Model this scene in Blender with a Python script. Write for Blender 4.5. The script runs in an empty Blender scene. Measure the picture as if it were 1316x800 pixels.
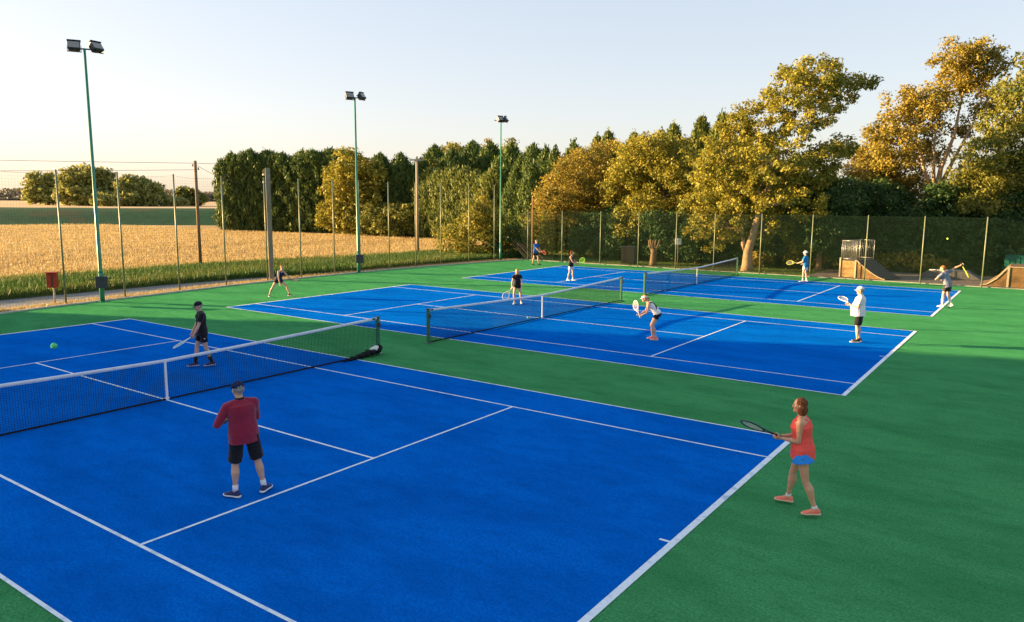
import bpy, bmesh, math, random
import numpy as np
from mathutils import Vector, Matrix, Euler, noise

R = math.radians
random.seed(7)
rng = np.random.default_rng(11)
scene = bpy.context.scene
col = scene.collection

# ------------------------------------------------------------------ world, light, camera
SUN_EL, SUN_AZ = 10.5, 205.0            # degrees; azimuth of the sun measured from +X towards +Y
world = bpy.data.worlds.new("World"); scene.world = world; world.use_nodes = True
nt = world.node_tree; nt.nodes.clear()
wo = nt.nodes.new('ShaderNodeOutputWorld'); bg = nt.nodes.new('ShaderNodeBackground')
sky = nt.nodes.new('ShaderNodeTexSky'); sky.sky_type = 'NISHITA'; sky.sun_disc = False
sky.sun_elevation = R(SUN_EL); sky.sun_rotation = R(90 - SUN_AZ)
sky.air_density = 1.0; sky.dust_density = 1.4; sky.ozone_density = 2.0; sky.altitude = 0
bg.inputs['Strength'].default_value = 0.134
hs = nt.nodes.new('ShaderNodeHueSaturation'); hs.inputs['Saturation'].default_value = 1.22
tn = nt.nodes.new('ShaderNodeMix'); tn.data_type = 'RGBA'; tn.blend_type = 'MULTIPLY'; tn.inputs[0].default_value = 1.0; tn.inputs[7].default_value = (1.05, .965, .965, 1)
gm = nt.nodes.new('ShaderNodeGamma'); gm.inputs['Gamma'].default_value = 0.38   # soft shoulder, as a phone's camera gives the sky
nt.links.new(sky.outputs[0], gm.inputs[0]); nt.links.new(gm.outputs[0], hs.inputs['Color']); nt.links.new(hs.outputs[0], tn.inputs[6]); nt.links.new(tn.outputs[2], bg.inputs[0]); nt.links.new(bg.outputs[0], wo.inputs[0])

sl = bpy.data.lights.new('sun', 'SUN'); sl.energy = 5.0; sl.angle = R(0.5); sl.color = (1.0, 0.67, 0.30)
so = bpy.data.objects.new('sun', sl); col.objects.link(so)
sd = Vector((-math.cos(R(SUN_AZ)) * math.cos(R(SUN_EL)), -math.sin(R(SUN_AZ)) * math.cos(R(SUN_EL)), -math.sin(R(SUN_EL))))
so.rotation_euler = sd.to_track_quat('-Z', 'Y').to_euler(); so.location = (-60, -30, 30)

CAM = Vector((15.4925, -8.7567, 4.3622)); yaw, pit, roll = 2.18967, -0.14403, 0.006264
f_ = Vector((math.cos(pit) * math.cos(yaw), math.cos(pit) * math.sin(yaw), math.sin(pit)))
r_ = Vector((math.sin(yaw), -math.cos(yaw), 0)); u_ = r_.cross(f_)
r2 = r_ * math.cos(roll) + u_ * math.sin(roll); u2 = -r_ * math.sin(roll) + u_ * math.cos(roll)
cd = bpy.data.cameras.new('camera'); cam = bpy.data.objects.new('camera', cd); col.objects.link(cam)
cd.sensor_width = 36; cd.lens = 36 * 972.75 / 1316; cd.clip_end = 8000; cd.clip_start = 0.1
cam.matrix_world = Matrix(((r2.x, u2.x, -f_.x, CAM.x), (r2.y, u2.y, -f_.y, CAM.y), (r2.z, u2.z, -f_.z, CAM.z), (0, 0, 0, 1)))
scene.camera = cam
vs = scene.view_settings
vs.view_transform = 'Standard'; vs.look = 'None'; vs.gamma = 1; vs.exposure = 2.24; vs.use_curve_mapping = False
scene.render.film_transparent = False

# ------------------------------------------------------------------ materials
def mat(name, c, c2=None, rough=0.8, scale=8.0, detail=6, lo=0.35, hi=0.65, bump=0.0, bscale=None, metal=0.0, spec=0.15,
        c3=None, scale3=0.4, lo3=0.45, hi3=0.62, stretch=None, sheen=0):
    m = bpy.data.materials.new(name); m.use_nodes = True
    t = m.node_tree; b = t.nodes['Principled BSDF']; L = t.links
    b.inputs['Base Color'].default_value = (*c, 1); b.inputs['Roughness'].default_value = rough
    b.inputs['Metallic'].default_value = metal; b.inputs['Specular IOR Level'].default_value = spec
    if sheen: b.inputs['Sheen Weight'].default_value = sheen
    tc = t.nodes.new('ShaderNodeTexCoord'); src = tc.outputs['Object']
    if stretch:
        mp = t.nodes.new('ShaderNodeMapping'); mp.inputs['Scale'].default_value = stretch[:3]
        if len(stretch) > 3: mp.inputs['Rotation'].default_value = (0, 0, stretch[3])
        L.new(src, mp.inputs[0]); src = mp.outputs[0]
    colr = None
    if c2:
        n = t.nodes.new('ShaderNodeTexNoise'); n.inputs['Scale'].default_value = scale; n.inputs['Detail'].default_value = detail
        L.new(src, n.inputs['Vector'])
        r = t.nodes.new('ShaderNodeValToRGB'); r.color_ramp.elements[0].position = lo; r.color_ramp.elements[1].position = hi
        r.color_ramp.elements[0].color = (*c, 1); r.color_ramp.elements[1].color = (*c2, 1)
        L.new(n.outputs['Fac'], r.inputs[0]); colr = r.outputs[0]
        if c3:
            n3 = t.nodes.new('ShaderNodeTexNoise'); n3.inputs['Scale'].default_value = scale3; n3.inputs['Detail'].default_value = 5
            L.new(src, n3.inputs['Vector'])
            mr = t.nodes.new('ShaderNodeMapRange'); mr.inputs[1].default_value = lo3; mr.inputs[2].default_value = hi3
            L.new(n3.outputs['Fac'], mr.inputs[0])
            mx = t.nodes.new('ShaderNodeMix'); mx.data_type = 'RGBA'
            L.new(mr.outputs[0], mx.inputs[0]); L.new(colr, mx.inputs[6]); mx.inputs[7].default_value = (*c3, 1)
            colr = mx.outputs[2]
        L.new(colr, b.inputs['Base Color'])
    if bump:
        n2 = t.nodes.new('ShaderNodeTexNoise'); n2.inputs['Scale'].default_value = bscale or scale; n2.inputs['Detail'].default_value = 4
        L.new(src, n2.inputs['Vector'])
        bp = t.nodes.new('ShaderNodeBump'); bp.inputs['Strength'].default_value = bump; bp.inputs['Distance'].default_value = 0.02
        L.new(n2.outputs['Fac'], bp.inputs['Height']); L.new(bp.outputs[0], b.inputs['Normal'])
    return m

def court_mat(name, c, c2, cstain, gr=32):
    """painted macadam: fine grain, faint patches and scuffs"""
    m = mat(name, c, c2, rough=0.82, scale=gr, detail=5, lo=0.36, hi=0.64, bump=0.8, bscale=70, spec=0.0)
    t = m.node_tree; L = t.links; b = t.nodes['Principled BSDF']
    base = b.inputs['Base Color'].links[0].from_socket
    tc = [n for n in t.nodes if n.type == 'TEX_COORD'][0]
    for sc, lo, hi, amt, rot in ((0.35, 0.42, 0.66, 0.5, 0.0), (1.6, 0.48, 0.74, 0.42, 0.9), (7, 0.52, 0.75, 0.5, 0.3), (20, 0.5, 0.7, 0.45, 0.6)):
        mp = t.nodes.new('ShaderNodeMapping'); mp.inputs['Rotation'].default_value = (0, 0, rot); mp.inputs['Scale'].default_value = (1, 2.2, 1)
        n = t.nodes.new('ShaderNodeTexNoise'); n.inputs['Scale'].default_value = sc; n.inputs['Detail'].default_value = 8; n.inputs['Roughness'].default_value = 0.65
        mr = t.nodes.new('ShaderNodeMapRange'); mr.inputs[1].default_value = lo; mr.inputs[2].default_value = hi; mr.inputs[4].default_value = amt
        mx = t.nodes.new('ShaderNodeMix'); mx.data_type = 'RGBA'; mx.inputs[7].default_value = (*cstain, 1)
        L.new(tc.outputs['Object'], mp.inputs[0]); L.new(mp.outputs[0], n.inputs['Vector']); L.new(n.outputs['Fac'], mr.inputs[0])
        L.new(mr.outputs[0], mx.inputs[0]); L.new(base, mx.inputs[6]); base = mx.outputs[2]
    L.new(base, b.inputs['Base Color'])
    return m

def leaf_mat(name, ca, cb, cc, trans=0.35, rough=0.6):
    m = bpy.data.materials.new(name); m.use_nodes = True; t = m.node_tree; L = t.links
    b = t.nodes['Principled BSDF']; out = t.nodes['Material Output']
    at = t.nodes.new('ShaderNodeAttribute'); at.attribute_name = 'leaf_kind'
    r = t.nodes.new('ShaderNodeValToRGB'); e = r.color_ramp.elements
    e[0].position = 0.0; e[0].color = (*ca, 1); e[1].position = 1.0; e[1].color = (*cc, 1)
    x = e.new(0.5); x.color = (*cb, 1)
    L.new(at.outputs['Fac'], r.inputs[0])
    L.new(r.outputs[0], b.inputs['Base Color']); b.inputs['Roughness'].default_value = rough; b.inputs['Specular IOR Level'].default_value = 0.25
    tr = t.nodes.new('ShaderNodeBsdfTranslucent'); L.new(r.outputs[0], tr.inputs['Color'])
    ms = t.nodes.new('ShaderNodeMixShader'); ms.inputs[0].default_value = trans
    L.new(b.outputs[0], ms.inputs[1]); L.new(tr.outputs[0], ms.inputs[2]); L.new(ms.outputs[0], out.inputs['Surface'])
    return m

M = dict(
    blue=court_mat('blue_court_paint', (0.001, 0.115, 0.52), (0.002, 0.172, 0.70), (0.001, 0.07, 0.34)),
    green=court_mat('green_court_paint', (0.042, 0.235, 0.084), (0.086, 0.36, 0.130), (0.022, 0.145, 0.052)),
    line=mat('white_line_paint', (0.78, 0.85, 0.90), (0.68, 0.77, 0.84), scale=14, rough=0.7, bump=0.3, bscale=80, c3=(0.25, 0.42, 0.62), scale3=5, lo3=0.52, hi3=0.82),
    kerb=mat('concrete_edging', (0.42, 0.40, 0.35), (0.55, 0.52, 0.46), scale=5, bump=0.4, bscale=30),
    asphalt=mat('worn_grey_path', (0.16, 0.17, 0.18), (0.23, 0.24, 0.25), scale=6, bump=0.5, bscale=40, c3=(0.22, 0.2, 0.16), scale3=0.8),
    earth=mat('rough_grassland', (0.10, 0.12, 0.035), (0.17, 0.15, 0.06), scale=0.5, detail=10, c3=(0.06, 0.10, 0.03), scale3=0.1),
    dry=mat('dry_verge_soil', (0.30, 0.20, 0.085), (0.20, 0.13, 0.055), scale=3, bump=0.8, bscale=14, c3=(0.16, 0.19, 0.05), scale3=1.5),
    field=mat('ripe_field_soil', (0.36, 0.25, 0.105), (0.44, 0.32, 0.14), scale=1.3, detail=12, bump=1.0, bscale=4, c3=(0.30, 0.17, 0.06), scale3=0.12, lo3=0.5, hi3=0.66),
    farfield=mat('pale_far_field', (0.42, 0.31, 0.17), (0.5, 0.38, 0.22), scale=0.02, detail=8),
    bank=mat('grassy_bank', (0.008, 0.055, 0.022), (0.014, 0.075, 0.028), scale=0.6, detail=10, bump=1.0, bscale=3, c3=(0.04, 0.06, 0.025), scale3=0.12, lo3=0.55),
    lawn=mat('mown_lawn', (0.05, 0.12, 0.025), (0.09, 0.17, 0.035), scale=2.5, detail=10, bump=0.8, bscale=25, c3=(0.13, 0.14, 0.05), scale3=0.5),
    slab=mat('skatepark_concrete', (0.17, 0.14, 0.12), (0.23, 0.195, 0.165), scale=2, bump=0.3, bscale=20),
    postg=mat('green_painted_steel', (0.13, 0.17, 0.09), (0.19, 0.20, 0.11), scale=9, rough=0.45, spec=0.5, c3=(0.2, 0.15, 0.08), scale3=3, lo3=0.6, hi3=0.7),
    mast=mat('deep_green_mast_paint', (0.02, 0.19, 0.115), (0.035, 0.23, 0.14), scale=4, rough=0.4, spec=0.5),
    mesh=mat('green_black_netting', (0.012, 0.03, 0.016), rough=0.9),
    dark=mat('dark_lamp_metal', (0.02, 0.022, 0.032), (0.035, 0.035, 0.05), scale=8, rough=0.4, spec=0.5),
    glass=mat('lamp_glass', (0.25, 0.24, 0.22), rough=0.12, spec=0.8),
    netc=mat('net_cord', (0.012, 0.014, 0.018), rough=0.85),
    netpost=mat('net_post_green', (0.02, 0.10, 0.055), (0.03, 0.14, 0.075), scale=12, rough=0.4, spec=0.5),
    tape=mat('white_net_tape', (0.78, 0.79, 0.80), (0.68, 0.70, 0.73), scale=6, rough=0.8, bump=0.3),
    steel=mat('galvanised_steel', (0.42, 0.42, 0.40), (0.52, 0.51, 0.48), scale=15, rough=0.4, metal=0.6),
    wood=mat('weathered_pole_wood', (0.17, 0.11, 0.06), (0.26, 0.18, 0.11), scale=6, stretch=(4, 4, 0.6), bump=0.5, bscale=12),
    woodl=mat('pale_pole_wood', (0.36, 0.29, 0.20), (0.45, 0.38, 0.28), scale=6, stretch=(4, 4, 0.5), bump=0.4, bscale=12),
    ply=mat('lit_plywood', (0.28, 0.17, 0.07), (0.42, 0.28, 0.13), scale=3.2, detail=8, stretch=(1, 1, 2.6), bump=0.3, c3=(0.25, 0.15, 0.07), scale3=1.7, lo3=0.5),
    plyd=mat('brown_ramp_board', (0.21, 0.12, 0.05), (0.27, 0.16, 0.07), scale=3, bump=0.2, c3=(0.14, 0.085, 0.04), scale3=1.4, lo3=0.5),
    rampdeck=mat('dark_ramp_deck', (0.075, 0.062, 0.06), (0.105, 0.09, 0.085), scale=5, rough=0.75),
    trim=mat('pale_ramp_trim', (0.46, 0.37, 0.25), (0.54, 0.44, 0.31), scale=6),
    red=mat('red_dog_bin_paint', (0.33, 0.035, 0.015), (0.42, 0.06, 0.025), scale=9, rough=0.5),
    redlit=mat('bin_sunlit_side', (0.62, 0.42, 0.22), (0.5, 0.32, 0.16), scale=9, rough=0.5),  # sunlight on the bin's left side, put into the colour
    bark=mat('bark', (0.16, 0.10, 0.055), (0.27, 0.18, 0.10), scale=7, stretch=(3, 3, 0.7), bump=0.9, bscale=10),
    barkl=mat('pale_bark', (0.36, 0.22, 0.12), (0.46, 0.31, 0.18), scale=5, stretch=(3, 3, 0.7), bump=0.8, bscale=10),
    teal=mat('dark_green_container_paint', (0.01, 0.10, 0.075), (0.015, 0.13, 0.095), scale=2, rough=0.4),
    greyb=mat('grey_box_panel', (0.12, 0.115, 0.12), (0.16, 0.155, 0.16), scale=3),
    sign=mat('pale_sign_panel', (0.72, 0.66, 0.50), rough=0.5),
    black=mat('black_fabric', (0.008, 0.008, 0.010), (0.016, 0.016, 0.019), scale=30, rough=0.9, bump=0.2, sheen=0.15),
    navy=mat('navy_fabric', (0.012, 0.018, 0.06), (0.02, 0.028, 0.085), scale=30, rough=0.9, bump=0.2),
    maroon=mat('maroon_fabric', (0.24, 0.014, 0.040), (0.26, 0.018, 0.046), scale=22, rough=0.95, bump=0.4, sheen=0.3),
    coral=mat('coral_fabric', (0.86, 0.085, 0.07), (0.90, 0.11, 0.085), scale=22, rough=0.85, bump=0.3),
    azure=mat('azure_fabric', (0.02, 0.20, 0.66), (0.03, 0.26, 0.75), scale=22, rough=0.85, bump=0.3),
    royal=mat('royal_blue_fabric', (0.02, 0.09, 0.38), (0.03, 0.12, 0.45), scale=22, rough=0.85, bump=0.3),
    cyan=mat('teal_blue_fabric', (0.015, 0.16, 0.36), (0.025, 0.2, 0.42), scale=22, rough=0.85, bump=0.3),
    white=mat('white_fabric', (0.74, 0.73, 0.71), (0.66, 0.65, 0.64), scale=18, rough=0.9, bump=0.3),
    greyt=mat('grey_blue_fabric', (0.16, 0.18, 0.25), (0.21, 0.23, 0.30), scale=22, rough=0.9, bump=0.3),
    char=mat('charcoal_fabric', (0.04, 0.035, 0.04), (0.055, 0.05, 0.055), scale=22, rough=0.9, bump=0.3),
    skin=mat('light_skin', (0.60, 0.36, 0.25), (0.54, 0.31, 0.21), scale=9, rough=0.55, spec=0.35),
    tan=mat('tanned_skin', (0.60, 0.32, 0.19), (0.53, 0.27, 0.155), scale=9, rough=0.5, spec=0.4),
    lip=mat('lips', (0.30, 0.085, 0.07), rough=0.5),
    eye=mat('dark_eye', (0.02, 0.013, 0.01), rough=0.2),
    eyew=mat('eye_white', (0.7, 0.68, 0.65), rough=0.3),
    hbrown=mat('brown_hair', (0.09, 0.03, 0.014), (0.22, 0.075, 0.03), scale=30, stretch=(2, 2, 0.4), rough=0.55, bump=0.8, bscale=35),
    hgrey=mat('grey_hair', (0.33, 0.31, 0.29), (0.22, 0.2, 0.19), scale=30, rough=0.7, bump=0.6),
    hblond=mat('blonde_hair', (0.48, 0.29, 0.11), (0.36, 0.2, 0.07), scale=30, rough=0.6, bump=0.6),
    hginger=mat('ginger_hair', (0.42, 0.13, 0.03), (0.32, 0.09, 0.025), scale=30, rough=0.6, bump=0.6),
    hred=mat('auburn_hair', (0.20, 0.045, 0.02), (0.28, 0.07, 0.03), scale=30, rough=0.6, bump=0.6),
    coralshoe=mat('coral_shoe', (0.88, 0.25, 0.16), (0.82, 0.2, 0.13), scale=20, rough=0.7),
    salmonsole=mat('pale_salmon_sole', (0.75, 0.45, 0.34), rough=0.7),
    navyshoe=mat('navy_shoe', (0.02, 0.025, 0.09), (0.05, 0.06, 0.14), scale=20, rough=0.7),
    blackshoe=mat('black_shoe', (0.015, 0.015, 0.017), (0.03, 0.03, 0.03), scale=20, rough=0.6),
    whiteshoe=mat('white_shoe', (0.72, 0.72, 0.70), (0.6, 0.6, 0.6), scale=20, rough=0.6),
    pinksole=mat('pinkish_sole', (0.62, 0.42, 0.44), rough=0.7),
    rframe=mat('racket_frame_dark', (0.012, 0.014, 0.03), rough=0.3, spec=0.6),
    rgrip=mat('racket_grip', (0.03, 0.03, 0.035), rough=0.8),
    rpale=mat('racket_pale', (0.62, 0.72, 0.66), rough=0.3),
    rlime=mat('racket_lime', (0.28, 0.62, 0.08), rough=0.35),
    ryel=mat('racket_yellow', (0.66, 0.68, 0.10), rough=0.35),
    rred=mat('racket_red', (0.42, 0.10, 0.06), rough=0.35),
    rwhite=mat('racket_white', (0.72, 0.70, 0.66), rough=0.35),
    string=mat('racket_string', (0.55, 0.55, 0.5), rough=0.6),
    ball=mat('yellow_ball_felt', (0.45, 0.72, 0.06), (0.55, 0.80, 0.10), scale=60, rough=0.95, bump=0.5),
    ballg=mat('green_ball_felt', (0.05, 0.52, 0.16), (0.08, 0.6, 0.2), scale=60, rough=0.95, bump=0.5),
    label=mat('white_print', (0.75, 0.75, 0.75), rough=0.7),
)
LEAF = dict(
    gold=leaf_mat('golden_leaves', (0.20, 0.205, 0.026), (0.36, 0.295, 0.034), (0.095, 0.135, 0.026), 0.3),
    amber=leaf_mat('amber_leaves', (0.235, 0.185, 0.028), (0.36, 0.265, 0.036), (0.11, 0.13, 0.028), 0.3),
    olive=leaf_mat('olive_leaves', (0.15, 0.165, 0.03), (0.24, 0.225, 0.036), (0.08, 0.12, 0.026), 0.28),
    horizon=leaf_mat('distant_olive_leaves', (0.26, 0.27, 0.07), (0.38, 0.36, 0.09), (0.16, 0.20, 0.06), 0.35),
    green=leaf_mat('green_leaves', (0.035, 0.08, 0.02), (0.06, 0.11, 0.026), (0.025, 0.065, 0.022), 0.25),
    conifer=leaf_mat('conifer_sprays', (0.065, 0.118, 0.028), (0.115, 0.16, 0.034), (0.032, 0.07, 0.024), 0.18),
    conlight=leaf_mat('light_conifer_sprays', (0.10, 0.14, 0.03), (0.165, 0.185, 0.036), (0.055, 0.09, 0.026), 0.2),
    grass=leaf_mat('grass_blades', (0.06, 0.125, 0.022), (0.095, 0.145, 0.03), (0.24, 0.22, 0.055), 0.3),
    dry=leaf_mat('dry_blades', (0.42, 0.315, 0.145), (0.49, 0.375, 0.18), (0.34, 0.245, 0.105), 0.3),
    farwood=leaf_mat('far_wood_leaves', (0.17, 0.15, 0.105), (0.21, 0.185, 0.125), (0.13, 0.125, 0.095), 0.2),
)

# ------------------------------------------------------------------ object helpers
def tag(o, label=None, cat=None, group=None, kind=None):
    if label: o['label'] = label
    if cat: o['category'] = cat
    if group: o['group'] = group
    if kind: o['kind'] = kind
    return o

def thing(name, label, cat, loc=(0, 0, 0), rz=0.0, group=None):
    o = bpy.data.objects.new(name, None); col.objects.link(o)
    o.location = loc; o.rotation_euler = (0, 0, rz); o.empty_display_size = 0.2
    return tag(o, label, cat, group)

class MB:
    def __init__(s): s.v = []; s.f = []
    def add(s, vs, fs):
        k = len(s.v); s.v.extend([tuple(p) for p in vs]); s.f.extend([tuple(i + k for i in f) for f in fs]); return s
    def box(s, c, d, rot=None):
        c = Vector(c); h = Vector(d) / 2; P = []
        for z in (-1, 1):
            for x, y in ((-1, -1), (1, -1), (1, 1), (-1, 1)):
                q = Vector((x * h.x, y * h.y, z * h.z))
                if rot is not None: q = rot @ q
                P.append(c + q)
        return s.add(P, [(3, 2, 1, 0), (4, 5, 6, 7), (0, 1, 5, 4), (1, 2, 6, 5), (2, 3, 7, 6), (3, 0, 4, 7)])
    def loft(s, secs, n=12, cap=True):
        """secs: (center, u half-axis vector, v half-axis vector)"""
        P = []; F = []
        for c, u, v in secs:
            c = Vector(c); u = Vector(u); v = Vector(v)
            for i in range(n):
                a = 2 * math.pi * i / n; P.append(c + u * math.cos(a) + v * math.sin(a))
        for k in range(len(secs) - 1):
            for i in range(n):
                j = (i + 1) % n; F.append((k * n + i, k * n + j, (k + 1) * n + j, (k + 1) * n + i))
        if cap:
            F.append(tuple(range(n - 1, -1, -1))); F.append(tuple((len(secs) - 1) * n + i for i in range(n)))
        return s.add(P, F)
    def tube(s, pts, rad, n=8, cap=True):
        pts = [Vector(p) for p in pts]
        if not isinstance(rad, (list, tuple)): rad = [rad] * len(pts)
        secs = []; ref = None
        for i, p in enumerate(pts):
            d = (pts[min(i + 1, len(pts) - 1)] - pts[max(i - 1, 0)]).normalized()
            if ref is None:
                ref = Vector((0, 0, 1)) if abs(d.z) < 0.9 else Vector((1, 0, 0))
            u = (ref - d * ref.dot(d)).normalized(); ref = u; v = d.cross(u)
            secs.append((p, u * rad[i], v * rad[i]))
        return s.loft(secs, n, cap)
    def capsule(s, p0, p1, r0, r1, n=12):
        p0 = Vector(p0); p1 = Vector(p1); d = p1 - p0
        if d.length < 1e-5: d = Vector((0, 0, 1e-4))
        d.normalize(); pts = []; rr = []
        for a in (85, 60, 30): pts.append(p0 - d * r0 * math.sin(R(a))); rr.append(r0 * math.cos(R(a)))
        pts.append(p0); rr.append(r0); pts.append(p1); rr.append(r1)
        for a in (30, 60, 85): pts.append(p1 + d * r1 * math.sin(R(a))); rr.append(r1 * math.cos(R(a)))
        ref = Vector((0, 0, 1)) if abs(d.z) < 0.9 else Vector((1, 0, 0))
        u = (ref - d * ref.dot(d)).normalized(); v = d.cross(u)
        return s.loft([(p, u * r, v * r) for p, r in zip(pts, rr)], n)
    def ell(s, c, ax, ay, az, n=14, m=8):
        c = Vector(c); ax = Vector(ax); ay = Vector(ay); az = Vector(az); secs = []
        for i in range(m + 1):
            a = R(-88 + 176 * i / m); secs.append((c + az * math.sin(a), ax * math.cos(a), ay * math.cos(a)))
        return s.loft(secs, n)
    def build(s, name, m, parent=None, smooth=False, kind=None):
        me = bpy.data.meshes.new(name); me.from_pydata(s.v, [], s.f); me.update()
        o = bpy.data.objects.new(name, me); col.objects.link(o)
        if m: me.materials.append(m)
        if smooth: me.polygons.foreach_set('use_smooth', [True] * len(me.polygons))
        if parent: o.parent = parent
        if kind: o['kind'] = kind
        return o

def recalc(o):
    bm = bmesh.new(); bm.from_mesh(o.data); bmesh.ops.recalc_face_normals(bm, faces=bm.faces); bm.to_mesh(o.data); bm.free(); return o

def bevel(o, w=0.01, seg=2):
    m = o.modifiers.new('bevel', 'BEVEL'); m.width = w; m.segments = seg; m.limit_method = 'ANGLE'; return o

def flat(name, poly, z, m, kind='structure', parent=None):
    o = MB().add([(x, y, z) for x, y in poly], [tuple(range(len(poly)))]).build(name, m, parent)
    recalc(o)
    if o.data.polygons[0].normal.z < 0: o.data.flip_normals()
    if parent is None: o['kind'] = kind
    return o

def quad_cloud(name, P, A, B, var, m, parent=None):
    """many small diamond faces: centres P, half-length vectors A, half-width vectors B"""
    n = len(P); V = np.stack([P - A, P + B, P + A, P - B], 1).reshape(-1, 3).astype(np.float32)
    me = bpy.data.meshes.new(name)
    me.vertices.add(4 * n); me.vertices.foreach_set('co', V.ravel())
    me.loops.add(4 * n); me.loops.foreach_set('vertex_index', np.arange(4 * n, dtype=np.int32))
    me.polygons.add(n); me.polygons.foreach_set('loop_start', np.arange(0, 4 * n, 4, dtype=np.int32))
    me.update(calc_edges=True)
    at = me.attributes.new('leaf_kind', 'FLOAT', 'FACE'); at.data.foreach_set('value', np.clip(var, 0, 1).astype(np.float32))
    me.materials.append(m)
    o = bpy.data.objects.new(name, me); col.objects.link(o)
    if parent: o.parent = parent
    return o

def unit(a): return a / np.maximum(np.linalg.norm(a, axis=1, keepdims=True), 1e-9)

def copy_tree(o, parent=None):
    c = o.copy(); col.objects.link(c); c.parent = parent
    for ch in list(o.children): copy_tree(ch, c)
    return c

# ------------------------------------------------------------------ foliage
def leaves_from_clumps(C, sig, per, size, aspect=0.62, up=0.35, var_c=None):
    n = len(C) * per
    idx = np.repeat(np.arange(len(C)), per)
    off = rng.normal(size=(n, 3)); off = unit(off) * (rng.random((n, 1)) ** 0.5) * np.array(sig).reshape(1, -1)[0] * 1.5
    P = C[idx] + off
    nrm = unit(unit(off) * 0.8 + rng.normal(size=(n, 3)) * 0.75 + np.array([0, 0, up]))
    t = unit(np.cross(nrm, rng.normal(size=(n, 3))))
    b = np.cross(nrm, t)
    s = size * rng.uniform(0.42, 1.45, (n, 1)) / 2
    var = (var_c[idx] if var_c is not None else 0.4) + rng.normal(size=n) * 0.22
    return P, t * s, b * s * aspect, var

def lobes_clumps(lobes, dens=1.0, shell=0.5):
    C = []; 
    for (x, y, z, rh, rv) in lobes:
        area = 4 * math.pi * ((rh * rh + 2 * rh * rv) / 3)
        k = max(4, int(area * 1.5 * dens))
        d = unit(rng.normal(size=(k, 3))); rr = shell + (1.08 - shell) * rng.random((k, 1)) ** 0.7
        C.append(np.array([x, y, z]) + d * rr * np.array([rh, rh, rv]))
    return np.concatenate(C)

def limbs(mb, stems, lobes, r0, n=7):
    """limbs grow from the nearest stem or limb already built, thinner at each step"""
    nodes = []
    for pts, rad in stems:
        for k, p in enumerate(pts[1:], 1):
            nodes.append((Vector(p), rad[k])); q = Vector(pts[k - 1]); nodes.append((q.lerp(Vector(p), .5), (rad[k] + rad[k - 1]) / 2))
    todo = [(Vector(l[:3]), l[3], l[4]) for l in lobes]
    while todo:
        best = None
        for i, (e, rh, rv) in enumerate(todo):
            for q, rr in nodes:
                d = (e - q); c = d.length + (2.5 * max(0, -d.z)) 
                if q.z < .8: c += 3
                if best is None or c < best[0]: best = (c, i, q, rr)
        c, i, q, rr = best; e, rh, rv = todo.pop(i); L = (e - q).length
        if L < .2: nodes.append((e, rr * .7)); continue
        r1 = min(rr * .72, r0 * .5); w = min(.35, L * .12)
        m1 = q.lerp(e, .35) + Vector((random.uniform(-w, w), random.uniform(-w, w), random.uniform(0, w))); m2 = q.lerp(e, .7) + Vector((random.uniform(-w, w), random.uniform(-w, w), random.uniform(0, w)))
        mb.tube([q, m1, m2, e], [r1, r1 * .85, r1 * .68, r1 * .5], n); nodes += [(m1, r1 * .85), (m2, r1 * .68), (e, r1 * .5)]
        for k in range(6):
            d = Vector((random.gauss(0, 1), random.gauss(0, 1), random.gauss(0.2, .8))).normalized()
            s0 = m2.lerp(e, random.uniform(0, 1)); t = e + Vector((d.x * rh, d.y * rh, d.z * rv)) * 0.85
            mb.tube([s0, s0.lerp(t, .5) + Vector((0, 0, .08)), t], [r1 * .35 + .004, r1 * .2 + .004, .009], 5)

def broadleaf(name, label, loc, lobes, leafm, dens=1.0, per=34, size=0.22, sig=0.36, trunk_r=0.22, trunk=None, barkm=None, shell=0.5, group=None, fork_h=2.0, cat='tree', z0=0.0):
    root = thing(name, label, cat, (loc[0], loc[1], z0), 0, group)
    C = lobes_clumps(lobes, dens, shell); C = C[C[:, 2] > 0.2]
    vc = 0.4 + 0.35 * np.sin(C[:, 0] * 1.3 + C[:, 2]) * np.cos(C[:, 1] * 1.1 - C[:, 2] * .7) + rng.normal(size=len(C)) * .12
    P, A, B, var = leaves_from_clumps(C, (sig, sig, sig * .75), per, size, var_c=vc)
    ok = P[:, 2] > 0.1
    quad_cloud('crown', P[ok], A[ok], B[ok], var[ok], LEAF[leafm], root)
    mb = MB()
    if trunk: 
        for pts, rad in trunk: mb.tube(pts, rad, 10)
    else:
        trunk = [([(0, 0, -0.05), (0, 0, .15), (.03, 0, fork_h * .5), (0.1, 0, fork_h)], [trunk_r * 1.5, trunk_r * 1.1, trunk_r * .95, trunk_r * .8])]
        mb.tube(*trunk[0], 10)
    limbs(mb, trunk, lobes, trunk_r)
    mb.build('trunk', barkm or M['bark'], root, True)
    return root

def auto_lobes(H, rad, base=1.2, n=9, rs=None, flat=0.8):
    rs = rs or random; L = []
    for i in range(n):
        t = (i + .5) / n; z = base + (H - base) * (0.1 + 0.78 * t)
        prof = math.sin(math.pi * min(1, 0.18 + 0.72 * t)) ** 0.7
        a = i * 2.4 + rs.uniform(-.4, .4); d = rad * 0.5 * prof * rs.uniform(.6, 1.15)
        rr = rad * (0.62 if t < .85 else .42) * rs.uniform(.8, 1.1) * (0.6 + .4 * prof)
        L.append((d * math.cos(a), d * math.sin(a), z, rr, min(rr * flat, H - z + .2)))
    return L

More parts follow.
